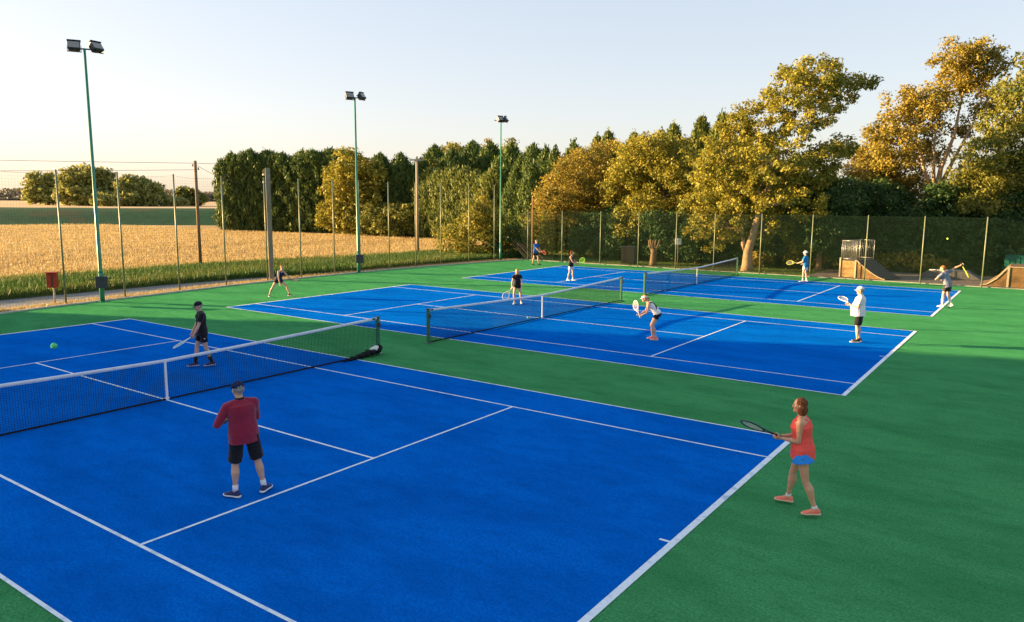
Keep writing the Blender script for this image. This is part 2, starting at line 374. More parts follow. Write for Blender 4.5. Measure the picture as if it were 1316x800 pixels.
def conifer_mesh(root, H, rad, leafm, n=7000, pointed=0.5, size=0.42, base=0.1, seed=0):
    rg = np.random.default_rng(seed)
    k = n // 16
    h = base + (H - base) * rg.random(k) ** 0.9; t = (h - base) / (H - base)
    prof = np.where(t < 0.12, 0.8 + t * 1.6, 1.0) * (1 - np.clip((t - (1 - pointed)) / pointed, 0, 1) ** 1.5)
    a = rg.random(k) * 2 * math.pi
    bumpy = 1 + 0.12 * np.sin(a * 5 + h * 1.7 + seed) + 0.08 * np.sin(a * 9 - h * 2.9)
    r = rad * prof * bumpy * rg.uniform(0.62, 1.0, k) ** 0.6
    C = np.stack([r * np.cos(a), r * np.sin(a), h], 1)
    idx = np.repeat(np.arange(k), 16); m = len(idx)
    out = np.stack([np.cos(a), np.sin(a), np.zeros(k)], 1)[idx]
    P = C[idx] + rg.normal(size=(m, 3)) * np.array([.13, .13, .26])
    ax = unit(out * 0.55 + np.array([0, 0, 1.0]) + rg.normal(size=(m, 3)) * 0.38)
    bx = unit(np.cross(ax, out + rg.normal(size=(m, 3)) * .5))
    s = size * rg.uniform(.5, 1.2, (m, 1)) / 2
    vc = (0.35 + rg.normal(size=k) * .2)[idx] + rg.normal(size=m) * .15
    ok = P[:, 2] > 0.02
    quad_cloud('crown', P[ok], (ax * s)[ok], (bx * s * .33)[ok], vc[ok], LEAF[leafm], root)
    mb = MB().tube([(0, 0, -.05), (0, 0, H * .5), (0, 0, H * .93)], [rad * .12 + .05, rad * .08 + .03, .02], 8)
    mb.build('trunk', M['bark'], root, True)

# ================================================================== SETTING
KERB = [(-15.2, -6), (-16.1, -1), (-16.82, 3.1), (-17.23, 4.93), (-17.55, 7.33), (-18.05, 11.05), (-18.48, 14.41), (-18.75, 19.5), (-18.78, 25.8), (-18.4, 29.9), (-17.45, 36.2), (-16.9, 38.3)]
flat('ground', [(-3500, -3500), (3500, -3500), (3500, 3500), (-3500, 3500)], -0.045, M['earth'])
flat('court_surround', KERB + [(44, 38.3), (44, -40), (-12, -40)], 0.0, M['green'])
# field of ripe barley and its verge
flat('field', [(-29.4, -60), (-29.4, 20), (-28.3, 26), (-27, 33), (-26.5, 40), (-20, 60), (-45, 75), (-80, 100), (-104, 72), (-145, 28), (-260, -70), (-200, -140)], -0.030, M['field'])
flat('verge', [(-17.0, -20), (-16.95, 3.1), (-17.35, 4.93), (-17.68, 7.33), (-18.17, 11.05), (-18.6, 14.41), (-18.87, 19.5), (-18.9, 25.8), (-18.5, 29.9), (-17.5, 38.3), (-26.5, 38.3), (-26.5, 30), (-20.2, 18), (-19.4, 14), (-18.5, 8), (-18.1, 3), (-18.0, -20)], -0.024, M['dry'])
flat('path', [(-18.0, -30), (-18.05, 4), (-18.5, 8.7), (-19.15, 12.2), (-19.6, 15.1), (-19.9, 18.0), (-20.3, 19.2), (-21.0, 17.6), (-21.42, 13.6), (-21.48, 10.3), (-21.3, 5), (-21.3, -30)], -0.018, M['asphalt'])
flat('lawn', [(-17, 38.45), (60, 38.45), (60, 56), (-30, 56)], -0.026, M['lawn'])
flat('skatepark_slab', [(3.4, 39.0), (26, 39.0), (26, 45.6), (3.4, 45.6)], -0.018, M['slab'])
flat('sandy_edge', [(1.5, 38.45), (40, 38.45), (40, 38.98), (1.5, 38.98)], -0.014, M['dry'])

mb = MB()
for i in range(len(KERB) - 1):
    a = Vector((*KERB[i], 0)); b = Vector((*KERB[i + 1], 0)); d = (b - a); L = d.length; d.normalize(); nrm = Vector((-d.y, d.x, 0))
    k = max(1, round(L / 0.915))
    for j in range(k):
        c = a.lerp(b, (j + .5) / k) + nrm * 0.06
        mb.box((c.x, c.y, 0.0), (L / k - 0.008, 0.10, 0.11), Matrix.Rotation(math.atan2(d.y, d.x), 3, 'Z'))
mb.build('kerb', M['kerb'], kind='structure')
mb = MB()
for j in range(66): mb.box((-16.6 + j * .915, 38.36, 0.0), (.907, .1, .09))
mb.build('kerb', M['kerb'], kind='structure')

# flood bank and the plateau of far fields behind it
e = Vector((0.763, 0.647, 0)); nn = Vector((-0.647, 0.763, 0)); o0 = Vector((-126.75, 44.66, 0))
secs = [(0, -0.04), (1.5, .35), (4, 1.15), (7, 2.1), (9.5, 2.62), (11, 2.72)]
P = []; F = []; K = 140
for i in range(K + 1):
    s = -420 + i * 6.0 + 0
    for (w, z) in secs:
        q = o0 + e * s + nn * (w + 0.5 * math.sin(s * .07)); P.append((q.x, q.y, z + (0.12 * noise.noise(Vector((s * .12, w * .3, 0))) if w > 0 else 0)))
for i in range(K):
    for j in range(len(secs) - 1):
        a = i * len(secs) + j; F.append((a, a + len(secs), a + len(secs) + 1, a + 1))
bk = recalc(MB().add(P, F).build('embankment', M['bank'], smooth=True, kind='structure'))
a = o0 + e * -420 + nn * 10.5; b = o0 + e * 420 + nn * 10.5
flat('far_fields', [(a.x, a.y), (b.x, b.y), (b.x + nn.x * 2500 + e.x * 1500, b.y + nn.y * 2500 + e.y * 1500), (a.x + nn.x * 2500 - e.x * 2500, a.y + nn.y * 2500 - e.y * 2500)], 2.66, M['farfield'])

# ================================================================== COURTS
L_, S_, D_, G_ = 11.885, 6.40, 5.485, 4.115
COURTS = [(0.0, 0.0), (0.053, 14.88), (0.03, 30.09)]
def court(cx, cy):
    flat('court', [(cx - L_ + .01, cy - D_ + .01), (cx + L_ - .01, cy - D_ + .01), (cx + L_ - .01, cy + D_ - .01), (cx - L_ + .01, cy + D_ - .01)], 0.004, M['blue'])
    mb = MB(); z = 0.008
    def ln(x0, y0, x1, y1, w):
        dx, dy = (0, w / 2) if y0 == y1 else (w / 2, 0)
        if y0 == y1: q = [(x0, y0 - w / 2), (x1, y0 - w / 2), (x1, y0 + w / 2), (x0, y0 + w / 2)]
        else: q = [(x0 - w / 2, y0), (x0 + w / 2, y0), (x0 + w / 2, y1), (x0 - w / 2, y1)]
        mb.add([(cx + x, cy + y, z) for x, y in q], [(0, 1, 2, 3)])
    w = 0.05; bw = 0.10
    for s in (-1, 1):
        ln(-L_, s * (D_ - w / 2), L_, s * (D_ - w / 2), w)                                  # doubles
        xs = [-L_ + bw, -S_ - w / 2, -S_ + w / 2, S_ - w / 2, S_ + w / 2, L_ - bw]
        ln(-L_ + bw, s * (G_ - w / 2), L_ - bw, s * (G_ - w / 2), w)                         # singles
        ln(s * (L_ - bw / 2), -D_ + w, s * (L_ - bw / 2), D_ - w, bw)                         # baseline
        ln(s * (S_ - w / 2), -G_ + w, s * (S_ - w / 2), G_ - w, w)                            # service line
        a, b = sorted((s * (L_ - bw - .14), s * (L_ - bw))); ln(a, 0, b, 0.0, w)             # centre mark
    ln(-S_ + w, 0, S_ - w, 0, w)
    mb.build('court_lines', M['line'], kind='structure')
for c in COURTS: court(*c)

# nets
HN = 6.395
def net_h(y): 
    a = min(1, abs(y) / HN); return 0.914 + (1.07 - 0.914) * (a ** 1.15)
def make_net(label, loc, group):
    root = thing('tennis_net', label, 'tennis net', (loc[0], loc[1], 0.0), 0, group)
    mb = MB(); w = 0.0046; y0 = -HN + .06
    ny = int(2 * (HN - .06) / 0.047)
    for i in range(ny + 1):
        y = y0 + i * 0.047; h = net_h(y) - .03; mb.box((0, y, .03 + (h - .03) / 2), (w, w, h - .03))
    for k in range(21):
        t = (k + .5) / 21; pts = []
        for j in range(33):
            y = y0 + (2 * (HN - .06)) * j / 32; pts.append((0.002, y, .03 + (net_h(y) - .06) * t))
        mb.tube(pts, w * .6, 4)
    mb.build('netting', M['netc'], root)
    mb = MB(); pts = []
    for j in range(41):
        y = -HN + .05 + 2 * (HN - .05) * j / 40; pts.append((y, net_h(y)))
    P = []; F = []
    for (y, h) in pts:
        for (x, z) in ((-.014, -.068), (.014, -.068), (.014, -.006), (.009, 0), (-.009, 0), (-.014, -.006)): P.append((x, y, h + z))
    for j in range(40):
        for i in range(6):
            a = j * 6 + i; b = j * 6 + (i + 1) % 6; F.append((a, b, b + 6, a + 6))
    mb.add(P, F); recalc(mb.build('top_tape', M['tape'], root, True))
    mb = MB(); mb.box((0, 0, .45), (.034, .05, .93)); mb.box((0, 0, .05), (.05, .09, .03)); bevel(mb.build('centre_strap', M['tape'], root), .004)
    mb = MB()
    for j in range(20):
        ya = y0 + (2 * (HN - .06)) * j / 20; yb = y0 + (2 * (HN - .06)) * (j + 1) / 20
        mb.box((0, (ya + yb) / 2, .032), (.014, yb - ya, .035))
    mb.build('bottom_band', M['netc'], root)
    for s in (-1, 1):
        mb = MB(); mb.box((0, s * HN, .535), (.085, .085, 1.07)); mb.box((0, s * HN, .012), (.2, .2, .024))
        p = bevel(mb.build('post', M['netpost'], root), .01)
        MB().box((0, s * HN, 1.078), (.095, .095, .02)).build('post_cap', M['dark'], p)
        mb = MB(); mb.box((.06, s * HN, .86), (.05, .06, .12)); mb.tube([(.09, s * HN, .86), (.14, s * HN, .86), (.14, s * (HN + .001), .76)], .009, 6)
        mb.build('winder', M['dark'], p)
        mb = MB(); mb.box((0, s * (HN - .16), 1.035), (.033, .13, .05)); mb.build('tape_tie', M['dark'], root)
    return root
n1 = make_net('near tennis net with a bundle of spare netting at its far post', COURTS[0], 'tennis nets across the three courts')
lab = ['middle tennis net, its green post standing left of the bending woman', 'farthest tennis net, in front of the forked pale tree trunk']
for k in (1, 2):
    c = copy_tree(n1); c.location = (*COURTS[k], 0); c['label'] = lab[k - 1]
# spare netting bundled at the near net's far post
mb = MB(); pts = []; rad = []
for j in range(26):
    t = j / 25; pts.append((.10 + .05 * math.sin(j * 1.7), 4.95 + 1.42 * t, .05 + .13 * t ** 2 + .015 * math.sin(j * 2.3))); rad.append(.03 + .075 * t + .012 * math.sin(j * 3.1))
mb.tube(pts, rad, 10); b = mb.build('net_bundle', M['netc'], None, True)
root = thing('spare_netting', 'rolled black netting with a pale tied end lying against the near net post', 'rolled netting', (0, 0, 0))
b.name = 'rolled_net'; b.parent = root
mb = MB(); mb.ell((.10, 6.18, .20), (.10, 0, .02), (0, .14, .02), (0, -.02, .085)); mb.ell((.13, 6.05, .22), (.05, 0, 0), (0, .10, 0), (0, 0, .05)); mb.build('pale_tie', M['white'], root, True)

# ================================================================== FENCES
postL = [(-17.83, 5.94), (-17.93, 8.48), (-18.35, 11.33), (-18.7, 14.09), (-18.95, 16.79), (-19.0, 19.1), (-19.05, 21.6), (-18.95, 23.55), (-19.0, 26.11), (-18.85, 28.44), (-18.7, 30.8), (-18.4, 33.5), (-17.95, 35.9)]
fl = thing('side_fence', 'tall fence of slim green posts and fine netting along the field side', 'fence', (-18.7, 20, 0))
mb = MB().tube([(0, 0, -.05), (0, 0, 5.5)], .038, 10); mb.tube([(0, 0, 5.5), (0, 0, 5.53)], [.042, .02], 10)
proto = mb.build('post', M['postg'], fl, True)
extra = [(-17.3, 3.1), (-16.7, .3), (-16.2, -2.6)]
for i, (x, y) in enumerate(extra[::-1] + postL):
    o = proto if i == 0 else proto.copy()
    if i: col.objects.link(o); o.parent = fl
    o.location = (x + 18.7, y - 20, 0)
allp = extra[::-1] + postL + [(-17.2, 38.2)]
mb = MB(); tw = .0019
for i in range(len(allp) - 1):
    a = Vector((*allp[i], 0)) - Vector((-18.7, 20, 0)); b = Vector((*allp[i + 1], 0)) - Vector((-18.7, 20, 0)); L = (b - a).length
    top = 5.45 if i < len(allp) - 2 else 4.6
    pts = [a.lerp(b, t) + Vector((0, 0, top - .10 * math.sin(math.pi * t))) for t in (0, .25, .5, .75, 1)]
    mb.tube(pts, .004, 4)
    n = int(L / .12)
    for j in range(n):
        c = a.lerp(b, j / n); mb.tube([c + Vector((0, 0, .05)), c + Vector((0, 0, top - .1))], tw, 3, False)
    for j in range(int(top / .12)):
        mb.tube([a + Vector((0, 0, .06 + j * .12)), b + Vector((0, 0, .06 + j * .12))], tw, 3, False)
mb.build('netting', M['mesh'], fl)

fb = thing('back_fence', 'long green mesh fence in front of the trees behind the courts', 'fence', (0, 38.15, 0))
mb = MB().tube([(0, 0, -.05), (0, 0, 3.68)], .034, 10); mb.tube([(0, 0, 3.68), (0, 0, 3.71)], [.038, .018], 10)
proto = mb.build('post', M['postg'], fb, True)
xs = [-16.5, -13.5, -10.35, -7.42, -4.7, -2.1, .85, 3.85, 6.85, 9.7, 12.6, 15.6, 18.6, 21.6, 24.6, 27.6]
for i, x in enumerate(xs):
    o = proto if i == 0 else proto.copy()
    if i: col.objects.link(o); o.parent = fb
    o.location = (x, 0, 0)
proto.data = proto.data
mb = MB(); hgt = 3.62; sp = .06; x0, x1 = -17.1, 27.6; r = .0024
def strip(p, q): 
    d = (Vector(q) - Vector(p)).normalized(); s = d.cross(Vector((0, 1, 0))) * r
    p = Vector(p); q = Vector(q); mb.add([p - s, q - s, q + s, p + s], [(0, 1, 2, 3)])
k = x0 - hgt
while k < x1:
    a0 = max(k, x0); z0 = a0 - k; b0 = min(k + hgt, x1); z1 = b0 - k
    if b0 > a0: strip((a0, 0, .03 + z0), (b0, 0, .03 + z1)); strip((a0, .004, .03 + hgt - z0), (b0, .004, .03 + hgt - z1))
    k += sp
for z in (.05, 1.85, 3.63): mb.tube([(x0, .01, z), (x1, .01, z)], .006, 5)
mb.build('mesh_panel', M['mesh'], fb)
# tall rusty corner post
cp = thing('corner_post', 'tall rusty steel post near the corner of the back fence', 'post', (-16.0, 38.0, 0))
mb = MB().tube([(0, 0, -.05), (0, 0, 4.7)], .05, 10); mb.build('shaft', mat('rusty_steel', (.26, .14, .07), (.36, .2, .1), scale=8), cp, True)
MB().tube([(0, 0, 4.7), (0, 0, 4.74)], [.056, .03], 10).build('cap', M['steel'], cp, True)

# ================================================================== FLOODLIGHT MASTS
def floodlight(parent, loc, rz, tilt=38):
    """lamp housing tapering to its back, hooded glass front facing local -Y and down"""
    Rm = Matrix.Rotation(rz, 3, 'Z') @ Matrix.Rotation(R(-tilt), 3, 'X'); c = Vector(loc)
    mb = MB()
    prof = [(-.22, .29, .20), (-.12, .29, .21), (.0, .27, .19), (.14, .19, .13), (.22, .12, .09)]
    P = []; F = []
    for (y, hw, hh) in [(a_ * .8, b_ * .8, c_ * .85) for a_, b_, c_ in prof]:
        for sx, sz in ((-1, -1), (1, -1), (1, 1), (-1, 1)): P.append(c + Rm @ Vector((sx * hw, y, sz * hh)))
    for k in range(len(prof) - 1):
        for i in range(4):
            j = (i + 1) % 4; F.append((k * 4 + i, k * 4 + j, k * 4 + 4 + j, k * 4 + 4 + i))
    F.append((0, 1, 2, 3)); F.append((16, 17, 18, 19)); mb.add(P, F)
    for x in (-.16, -.08, 0, .08, .16): mb.box(c + Rm @ Vector((x, .05, .16)), (.012, .18, .05), Rm)      # cooling fins
    mb.box(c + Rm @ Vector((0, -.17, .19)), (.5, .13, .015), Rm)                                  # hood
    h = recalc(mb.build('floodlight', M['dark'], parent)); bevel(h, .012)
    MB().box(c + Rm @ Vector((0, -.18, 0)), (.40, .015, .29), Rm).build('lamp_glass', M['glass'], h)
    mb = MB()
    for s in (-1, 1): mb.box(c + Rm @ Vector((s * .25, 0, -.06)), (.014, .05, .24), Rm)
    mb.box(c + Rm @ Vector((0, 0, -.21)), (.514, .05, .014), Rm)
    mb.build('bracket', M['dark'], h)
def mast(label, loc, H, arm_az, lamps, box=True, r=.085):
    root = thing('floodlight_mast', label, 'floodlight', (loc[0], loc[1], 0), 0, 'floodlight masts along the field side of the courts')
    mb = MB().tube([(0, 0, -.02), (0, 0, 1.25)], [r * 1.15, r * 1.15], 14); mb.tube([(0, 0, 1.25), (0, 0, 1.32), (0, 0, H)], [r * 1.15, r * .95, r * .55], 14)
    mb.box((0, 0, .012), (.36, .36, .024)); mb.build('pole', M['mast'], root, True)
    d = Vector((math.cos(R(arm_az)), math.sin(R(arm_az)), 0))
    mb = MB().tube([d * -.5 + Vector((0, 0, H - .03)), d * .5 + Vector((0, 0, H - .03))], .03, 8); mb.build('cross_arm', M['dark'], root, True)
    for off, az, tl in lamps: floodlight(root, d * off + Vector((0, 0, H + .02)), R(az), tl)
    if box:
        mb = MB(); q = Matrix.Rotation(R(arm_az), 3, 'Z'); mb.box(d * .05 + q @ Vector((0, -.16, .86)), (.46, .16, .5), q); bx = bevel(mb.build('control_box', M['dark'], root), .015)
        mb = MB(); mb.tube([q @ Vector((-.4, -.1, .98)), q @ Vector((.45, -.1, 1.02))], .018, 6); mb.build('box_bracket', M['dark'], bx)
    return root
mast('near green floodlight mast, tallest at the left, beside the red bin', (-17.35, 7.2), 10.42, 52, [(-.37, 62, 30), (.40, 100, 36)])
mast('middle floodlight mast with twin lamps in front of the yellow green tree', (-18.72, 23.2), 10.36, 52, [(-.32, 66, 30), (.36, 105, 36)])
mast('farthest floodlight mast, pale, by the corner bushes', (-17.75, 36.4), 10.15, 50, [(-.08, 70, 34), (.3, 110, 36)], box=False, r=.07)

# ================================================================== UTILITY POLES, CABLES
def upole(name, label, loc, H, r, m, arm=False):
    root = thing(name, label, 'utility pole', (loc[0], loc[1], 0))
    MB().tube([(0, 0, -.04), (0, 0, H)], [r, r * .8], 12).build('pole', m, root, True)
    if arm:
        q = Matrix.Rotation(R(38), 3, 'Z'); MB().box((0, 0, H - .28), (1.15, .1, .12), q).build('cross_arm', m, root)
    for s in (-1, 1):
        c = Vector((s * .42, 0, H - .16)) if arm else Vector((s * .17, .02, H - .35 - .2 * (s > 0))); c.rotate(Euler((0, 0, R(38))))
        mb = MB(); mb.tube([c, c + Vector((0, 0, .07)), c + Vector((0, 0, .14))], [.05, .035, .045], 8); mb.build('insulator', M['rwhite'] if arm else M['wood'], root, True)
    return root
upole('utility_pole', 'slim brown wooden pole standing in the field carrying wires', (-28.74, 19.01), 6.75, .11, M['wood'])
upole('utility_pole', 'pale wooden pole with a short cross arm in front of the dark trees', (-26.37, 36.81), 7.85, .12, M['woodl'], True)
bp = thing('timber_post', 'thick grey square timber pole by the running woman at left', 'post', (-19.35, 17.35, 0))
bevel(MB().box((0, 0, 3.0), (.25, .28, 6.1), Matrix.Rotation(R(55), 3, 'Z')).build('shaft', mat('grey_timber', (.20, .165, .125), (.28, .24, .19), scale=5, stretch=(4, 4, .5), bump=.4), bp), .02)
for z in (5.7, 5.3): MB().ell((-.22, -.10, z), (.06, 0, 0), (0, .06, 0), (0, 0, .07)).build('insulator', M['rwhite'], bp, True)
def cable(label, a, b, sag, r=.012):
    a = Vector(a); b = Vector(b); pts = [a.lerp(b, t / 24) - Vector((0, 0, sag * 4 * (t / 24) * (1 - t / 24))) for t in range(25)]
    o = MB().tube(pts, r, 5).build('overhead_cable', M['netc']); tag(o, label, 'cable', 'overhead cables')
cable('upper thin cable running left from the brown field pole', (-28.8, 19.0, 6.6), (-62, -48, 7.4), .5)
cable('lower thin cable running left from the brown field pole', (-28.6, 19.2, 6.2), (-60, -50, 6.2), .7)
cable('thin cable from the brown field pole to the pole with the cross arm', (-28.74, 19.1, 6.6), (-26.5, 36.4, 7.7), .25)
cable('cable sagging from the brown field pole into the dark conifers', (-28.8, 19.1, 6.5), (-74, 58.8, 7.6), 1.2)

# ================================================================== RED BIN
rb = thing('litter_bin', 'red dog waste bin on a pale post beside the path', 'bin', (-18.15, 5.62, 0), R(52))
bevel(MB().box((0, 0, 1.0), (.36, .30, .60)).build('body', M['red'], rb), .015)
bevel(MB().box((-.19, 0, 1.0), (.014, .29, .58)).build('sunlit_side', M['redlit'], rb), .004)  # thin pale sheet that paints the sunlit side of the bin
mb = MB(); mb.box((0, 0, 1.325), (.46, .38, .035)); bevel(mb.build('lid', M['red'], rb), .01)
MB().box((.02, -.155, 1.0), (.05, .012, .5)).build('hinge_strip', M['dark'], rb)
MB().tube([(.03, 0, -.03), (.03, 0, .72)], .035, 10).build('post', M['trim'], rb, True)

# ================================================================== SKATE PARK
q1 = thing('quarter_pipe', 'wooden quarter pipe with a dark curved deck and railed platform', 'skate ramp', (5.2, 39.75, 0), R(-17))
q1.scale = (.9, .9, .9)
W_, Hh = 2.3, 1.15
mb = MB()
def prof(x): 
    t = x / 2.15; return Hh * (1 - math.sin(math.acos(max(-1, min(1, 1 - t)))) ) if t < 1 else 0.0
prof_pts = [(1.08 + 2.15 * (1 - math.cos(a)), Hh * (1 - math.sin(a))) for a in [math.pi / 2 * i / 14 for i in range(15)]]
# quarter curve: steep at the top, running out flat
prof_pts = [(1.08 + 1.95 * math.sin(a), .03 + (Hh - .03) * (1 - math.sin(a)) ** 1.45) for a in [math.pi / 2 * i / 14 for i in range(15)]]
P = [(x, 0, z) for x, z in prof_pts] + [(x, W_, z) for x, z in prof_pts]; n = 15
mb.add(P, [(i, i + 1, n + i + 1, n + i) for i in range(n - 1)]); mb.build('deck', M['rampdeck'], q1, True)
for y, nm in ((-.012, 'side_board'), (W_ + .012, 'side_board')):
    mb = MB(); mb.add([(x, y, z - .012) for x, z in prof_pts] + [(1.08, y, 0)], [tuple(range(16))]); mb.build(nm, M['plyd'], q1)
mb = MB(); mb.tube([(x, -.03, z + .01) for x, z in prof_pts], .03, 6); mb.build('edge_trim', M['trim'], q1, True)
mb = MB(); mb.box((.52, W_ / 2, Hh - .03), (1.06, W_, .05)); mb.build('platform', M['rampdeck'], q1)
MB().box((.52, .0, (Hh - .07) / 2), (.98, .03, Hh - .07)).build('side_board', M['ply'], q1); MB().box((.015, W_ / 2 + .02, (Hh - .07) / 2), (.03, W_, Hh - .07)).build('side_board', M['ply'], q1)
for x, h in ((.0, Hh + .12), (1.06, Hh)): MB().box((x, -.05, h / 2), (.09, .07, h)).build('corner_post', M['trim'], q1)
def railing(a, b, h, parent):
    mb = MB(); a = Vector(a); b = Vector(b); L = (b - a).length
    for t in (0, 1): mb.tube([a.lerp(b, t), a.lerp(b, t) + Vector((0, 0, h))], .026, 6)
    for z in (.06, h): mb.tube([a + Vector((0, 0, z)), b + Vector((0, 0, z))], .02, 6)
    k = int(L / .11)
    for j in range(1, k): c = a.lerp(b, j / k); mb.tube([c + Vector((0, 0, .06)), c + Vector((0, 0, h))], .009, 5)
    mb.build('railing', M['steel'], parent, True)
railing((0.02, .02, Hh), (1.02, .02, Hh), 1.25, q1); railing((0.02, .04, Hh), (.02, W_, Hh), 1.25, q1); railing((0.05, W_, Hh), (1.02, W_, Hh), 1.25, q1)

q2 = thing('ramp', 'low brown wooden ramp with pale edging at the right of the skate park', 'skate ramp', (12.45, 39.2, 0), R(1))
pp = [(0, .02), (.35, .10), (.75, .42), (1.2, 1.0), (1.27, 1.06)]
box = [(1.27, 1.06), (5.5, 1.06)]
mb = MB()
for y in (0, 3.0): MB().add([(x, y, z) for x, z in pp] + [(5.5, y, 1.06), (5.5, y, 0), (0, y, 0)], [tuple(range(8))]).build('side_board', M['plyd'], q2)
al = pp + [(5.5, 1.06)]
mb = MB(); mb.add([(x, 0, z + .004) for x, z in al] + [(x, 3.0, z + .004) for x, z in al], [(i, i + 1, 7 + i, 6 + i) for i in range(5)]); mb.build('deck', mat('brown_ramp_deck', (.20, .13, .08), (.26, .17, .11), scale=3), q2)
mb = MB(); mb.tube([(x, -.025, z + .01) for x, z in al], .03, 6); mb.box((1.25, -.03, .52), (.1, .04, 1.04)); mb.build('edge_trim', M['trim'], q2)
q3 = thing('grind_box', 'low grey grind box behind the serving player', 'skate ramp', (9.0, 42.4, 0), R(2))
bevel(MB().add([(0, 0, 0), (.6, 0, .45), (2.6, 0, .45), (3.3, 0, 0), (0, 1.4, 0), (.6, 1.4, .45), (2.6, 1.4, .45), (3.3, 1.4, 0)], [(0, 3, 2, 1), (4, 5, 6, 7), (0, 1, 5, 4), (1, 2, 6, 5), (2, 3, 7, 6)]).build('body', M['greyb'], q3), .02)
MB().tube([(.6, -.01, .47), (2.6, -.01, .47)], .03, 6).build('coping', M['steel'], q3, True)
sc_ = thing('storage_container', 'dark green metal container beyond the low brown ramp', 'container', (13.2, 45.9, 0), R(2))
bevel(MB().box((2.6, 0, .68), (5.2, 1.7, 1.36)).build('body', M['teal'], sc_), .02)
mb = MB()
for i in range(20): mb.box((.2 + i * .26, -.865, .68), (.07, .03, 1.2))
mb.build('ribs', M['teal'], sc_)
# sign on a post, dark bin and lopped stump under the trees
sg = thing('sign', 'small pale rectangular sign under the trees beside a fence post', 'sign', (-5.05, 39.3, 0), R(15))
MB().tube([(0, .03, -.03), (0, .03, 1.95)], .03, 8).build('post', M['wood'], sg, True)
bevel(MB().box((0, 0, 1.75), (.42, .03, .42)).build('panel', M['sign'], sg), .006)
db = thing('litter_bin', 'black square bin under the trees behind the fence', 'bin', (-8.95, 39.9, 0), R(8))
bevel(MB().box((0, 0, .62), (1.0, .6, 1.14)).build('body', M['black'], db), .03); bevel(MB().box((0, 0, 1.22), (1.06, .66, .07)).build('lid', M['dark'], db), .02)
st = thing('lopped_tree', 'short lopped tree stump with stubby branches behind the back fence', 'tree stump', (-7.15, 40.0, 0))
mb = MB().tube([(0, 0, -.05), (0, 0, .2), (.02, 0, .9), (0, 0, 1.15)], [.30, .24, .2, .24], 12); mb.build('trunk', M['bark'], st, True)
mb = MB()
for a, l in ((.3, .6), (1.6, .45), (2.6, .65), (3.6, .5), (5, .5)):
    mb.tube([(0, 0, 1.05), (.25 * math.cos(a), .25 * math.sin(a), 1.25), (l * .7 * math.cos(a), l * .7 * math.sin(a), 1.5 + l * .5)], [.11, .08, .05], 8)
mb.build('branch_stub', M['bark'], st, True)
dr = thing('dead_branches', 'bare grey branches propped among the golden bushes at the corner', 'branches', (-17.2, 39.0, 0))
mb = MB()
for i in range(9):
    x = random.uniform(-.9, .9); y = random.uniform(-.2, .5); a = random.uniform(-.9, -.3)
    mb.tube([(x + .9, y, 0), (x, y + .1, .7), (x - .7, y + random.uniform(-.2, .2), random.uniform(1.1, 1.8))], [.045, .03, .012], 6)
mb.build('branches', M['barkl'], dr, True)
# ================================================================== TREES
BIG_L = [(3.82, -0.26, 11.81, 1.77, 1.24), (2.39, -0.15, 11.02, 1.83, 1.46), (4.24, 2.2, 11.06, 1.19, 1.0), (5.16, 1.42, 11.74, 0.89, 0.53), (6.02, 1.6, 11.51, 0.79, 0.35), (6.74, 1.74, 11.56, 0.52, 0.26), (0.51, 0.44, 9.4, 2.0, 1.72), (3.38, -0.35, 9.55, 1.52, 1.25), (5.03, 1.39, 7.75, 1.15, 0.62), (4.29, 1.22, 7.29, 1.35, 0.81), (-0.7, -0.47, 9.29, 0.96, 0.87), (-1.44, -0.57, 7.61, 1.75, 1.55), (1.58, -0.64, 7.04, 2.12, 1.56), (3.31, 1.75, 6.13, 1.85, 1.2), (-2.15, 0.4, 5.61, 2.02, 1.83), (0.24, 0.3, 4.89, 2.37, 1.61), (2.59, 0.84, 4.32, 1.94, 1.11), (-3.14, 0.2, 3.63, 1.46, 1.66), (-2.24, 0.2, 2.6, 1.35, 1.25), (-0.77, 0.4, 3.0, 1.45, 1.0), (0.98, 1.36, 2.9, 1.44, 0.95), (2.77, 2.9, 2.4, 1.23, 1.23)]
RT_L = [(0.74, -0.14, 14.31, 1.62, 1.14), (1.87, 0.47, 14.44, 1.41, 0.94), (2.99, 1.04, 13.59, 1.02, 0.74), (0.42, 1.52, 12.98, 1.67, 1.08), (-0.4, -0.74, 11.44, 1.64, 1.06), (-2.52, 0.14, 11.41, 1.32, 1.12), (-1.45, 0.45, 10.01, 1.7, 1.3), (-3.59, -1.2, 9.71, 1.02, 1.12), (-2.59, -1.97, 8.52, 1.58, 1.38), (-4.33, 0.88, 7.63, 1.48, 1.27), (-0.88, 0.96, 8.0, 1.46, 1.07), (-4.25, -1.25, 6.03, 1.44, 1.24), (-2.64, 0.9, 6.18, 1.85, 1.23), (-0.27, 0.84, 5.2, 1.76, 0.78), (2.04, 1.21, 12.28, 1.13, 0.76), (2.51, 1.24, 10.93, 0.94, 0.84), (1.24, 1.14, 9.66, 0.67, 0.86)]
FR_L = [(0.66, -0.07, 12.84, 0.98, 0.98), (-0.25, 0.86, 11.37, 1.43, 1.1), (1.25, -1.47, 10.54, 1.57, 1.57), (-1.08, 0.61, 9.45, 1.37, 1.03), (0.43, -0.39, 8.34, 1.79, 1.38), (-1.51, -1.39, 7.39, 1.51, 1.09), (-0.02, 0.51, 6.23, 1.92, 1.25), (-2.22, 1.25, 5.77, 1.6, 1.06), (1.83, -0.89, 6.86, 1.56, 1.95), (3.0, 0.46, 9.7, 1.55, 1.94), (-1.22, -0.71, 4.4, 1.68, 0.84), (3.6, .3, 6.5, 1.9, 1.9), (4.6, .8, 8.6, 1.6, 1.8)]
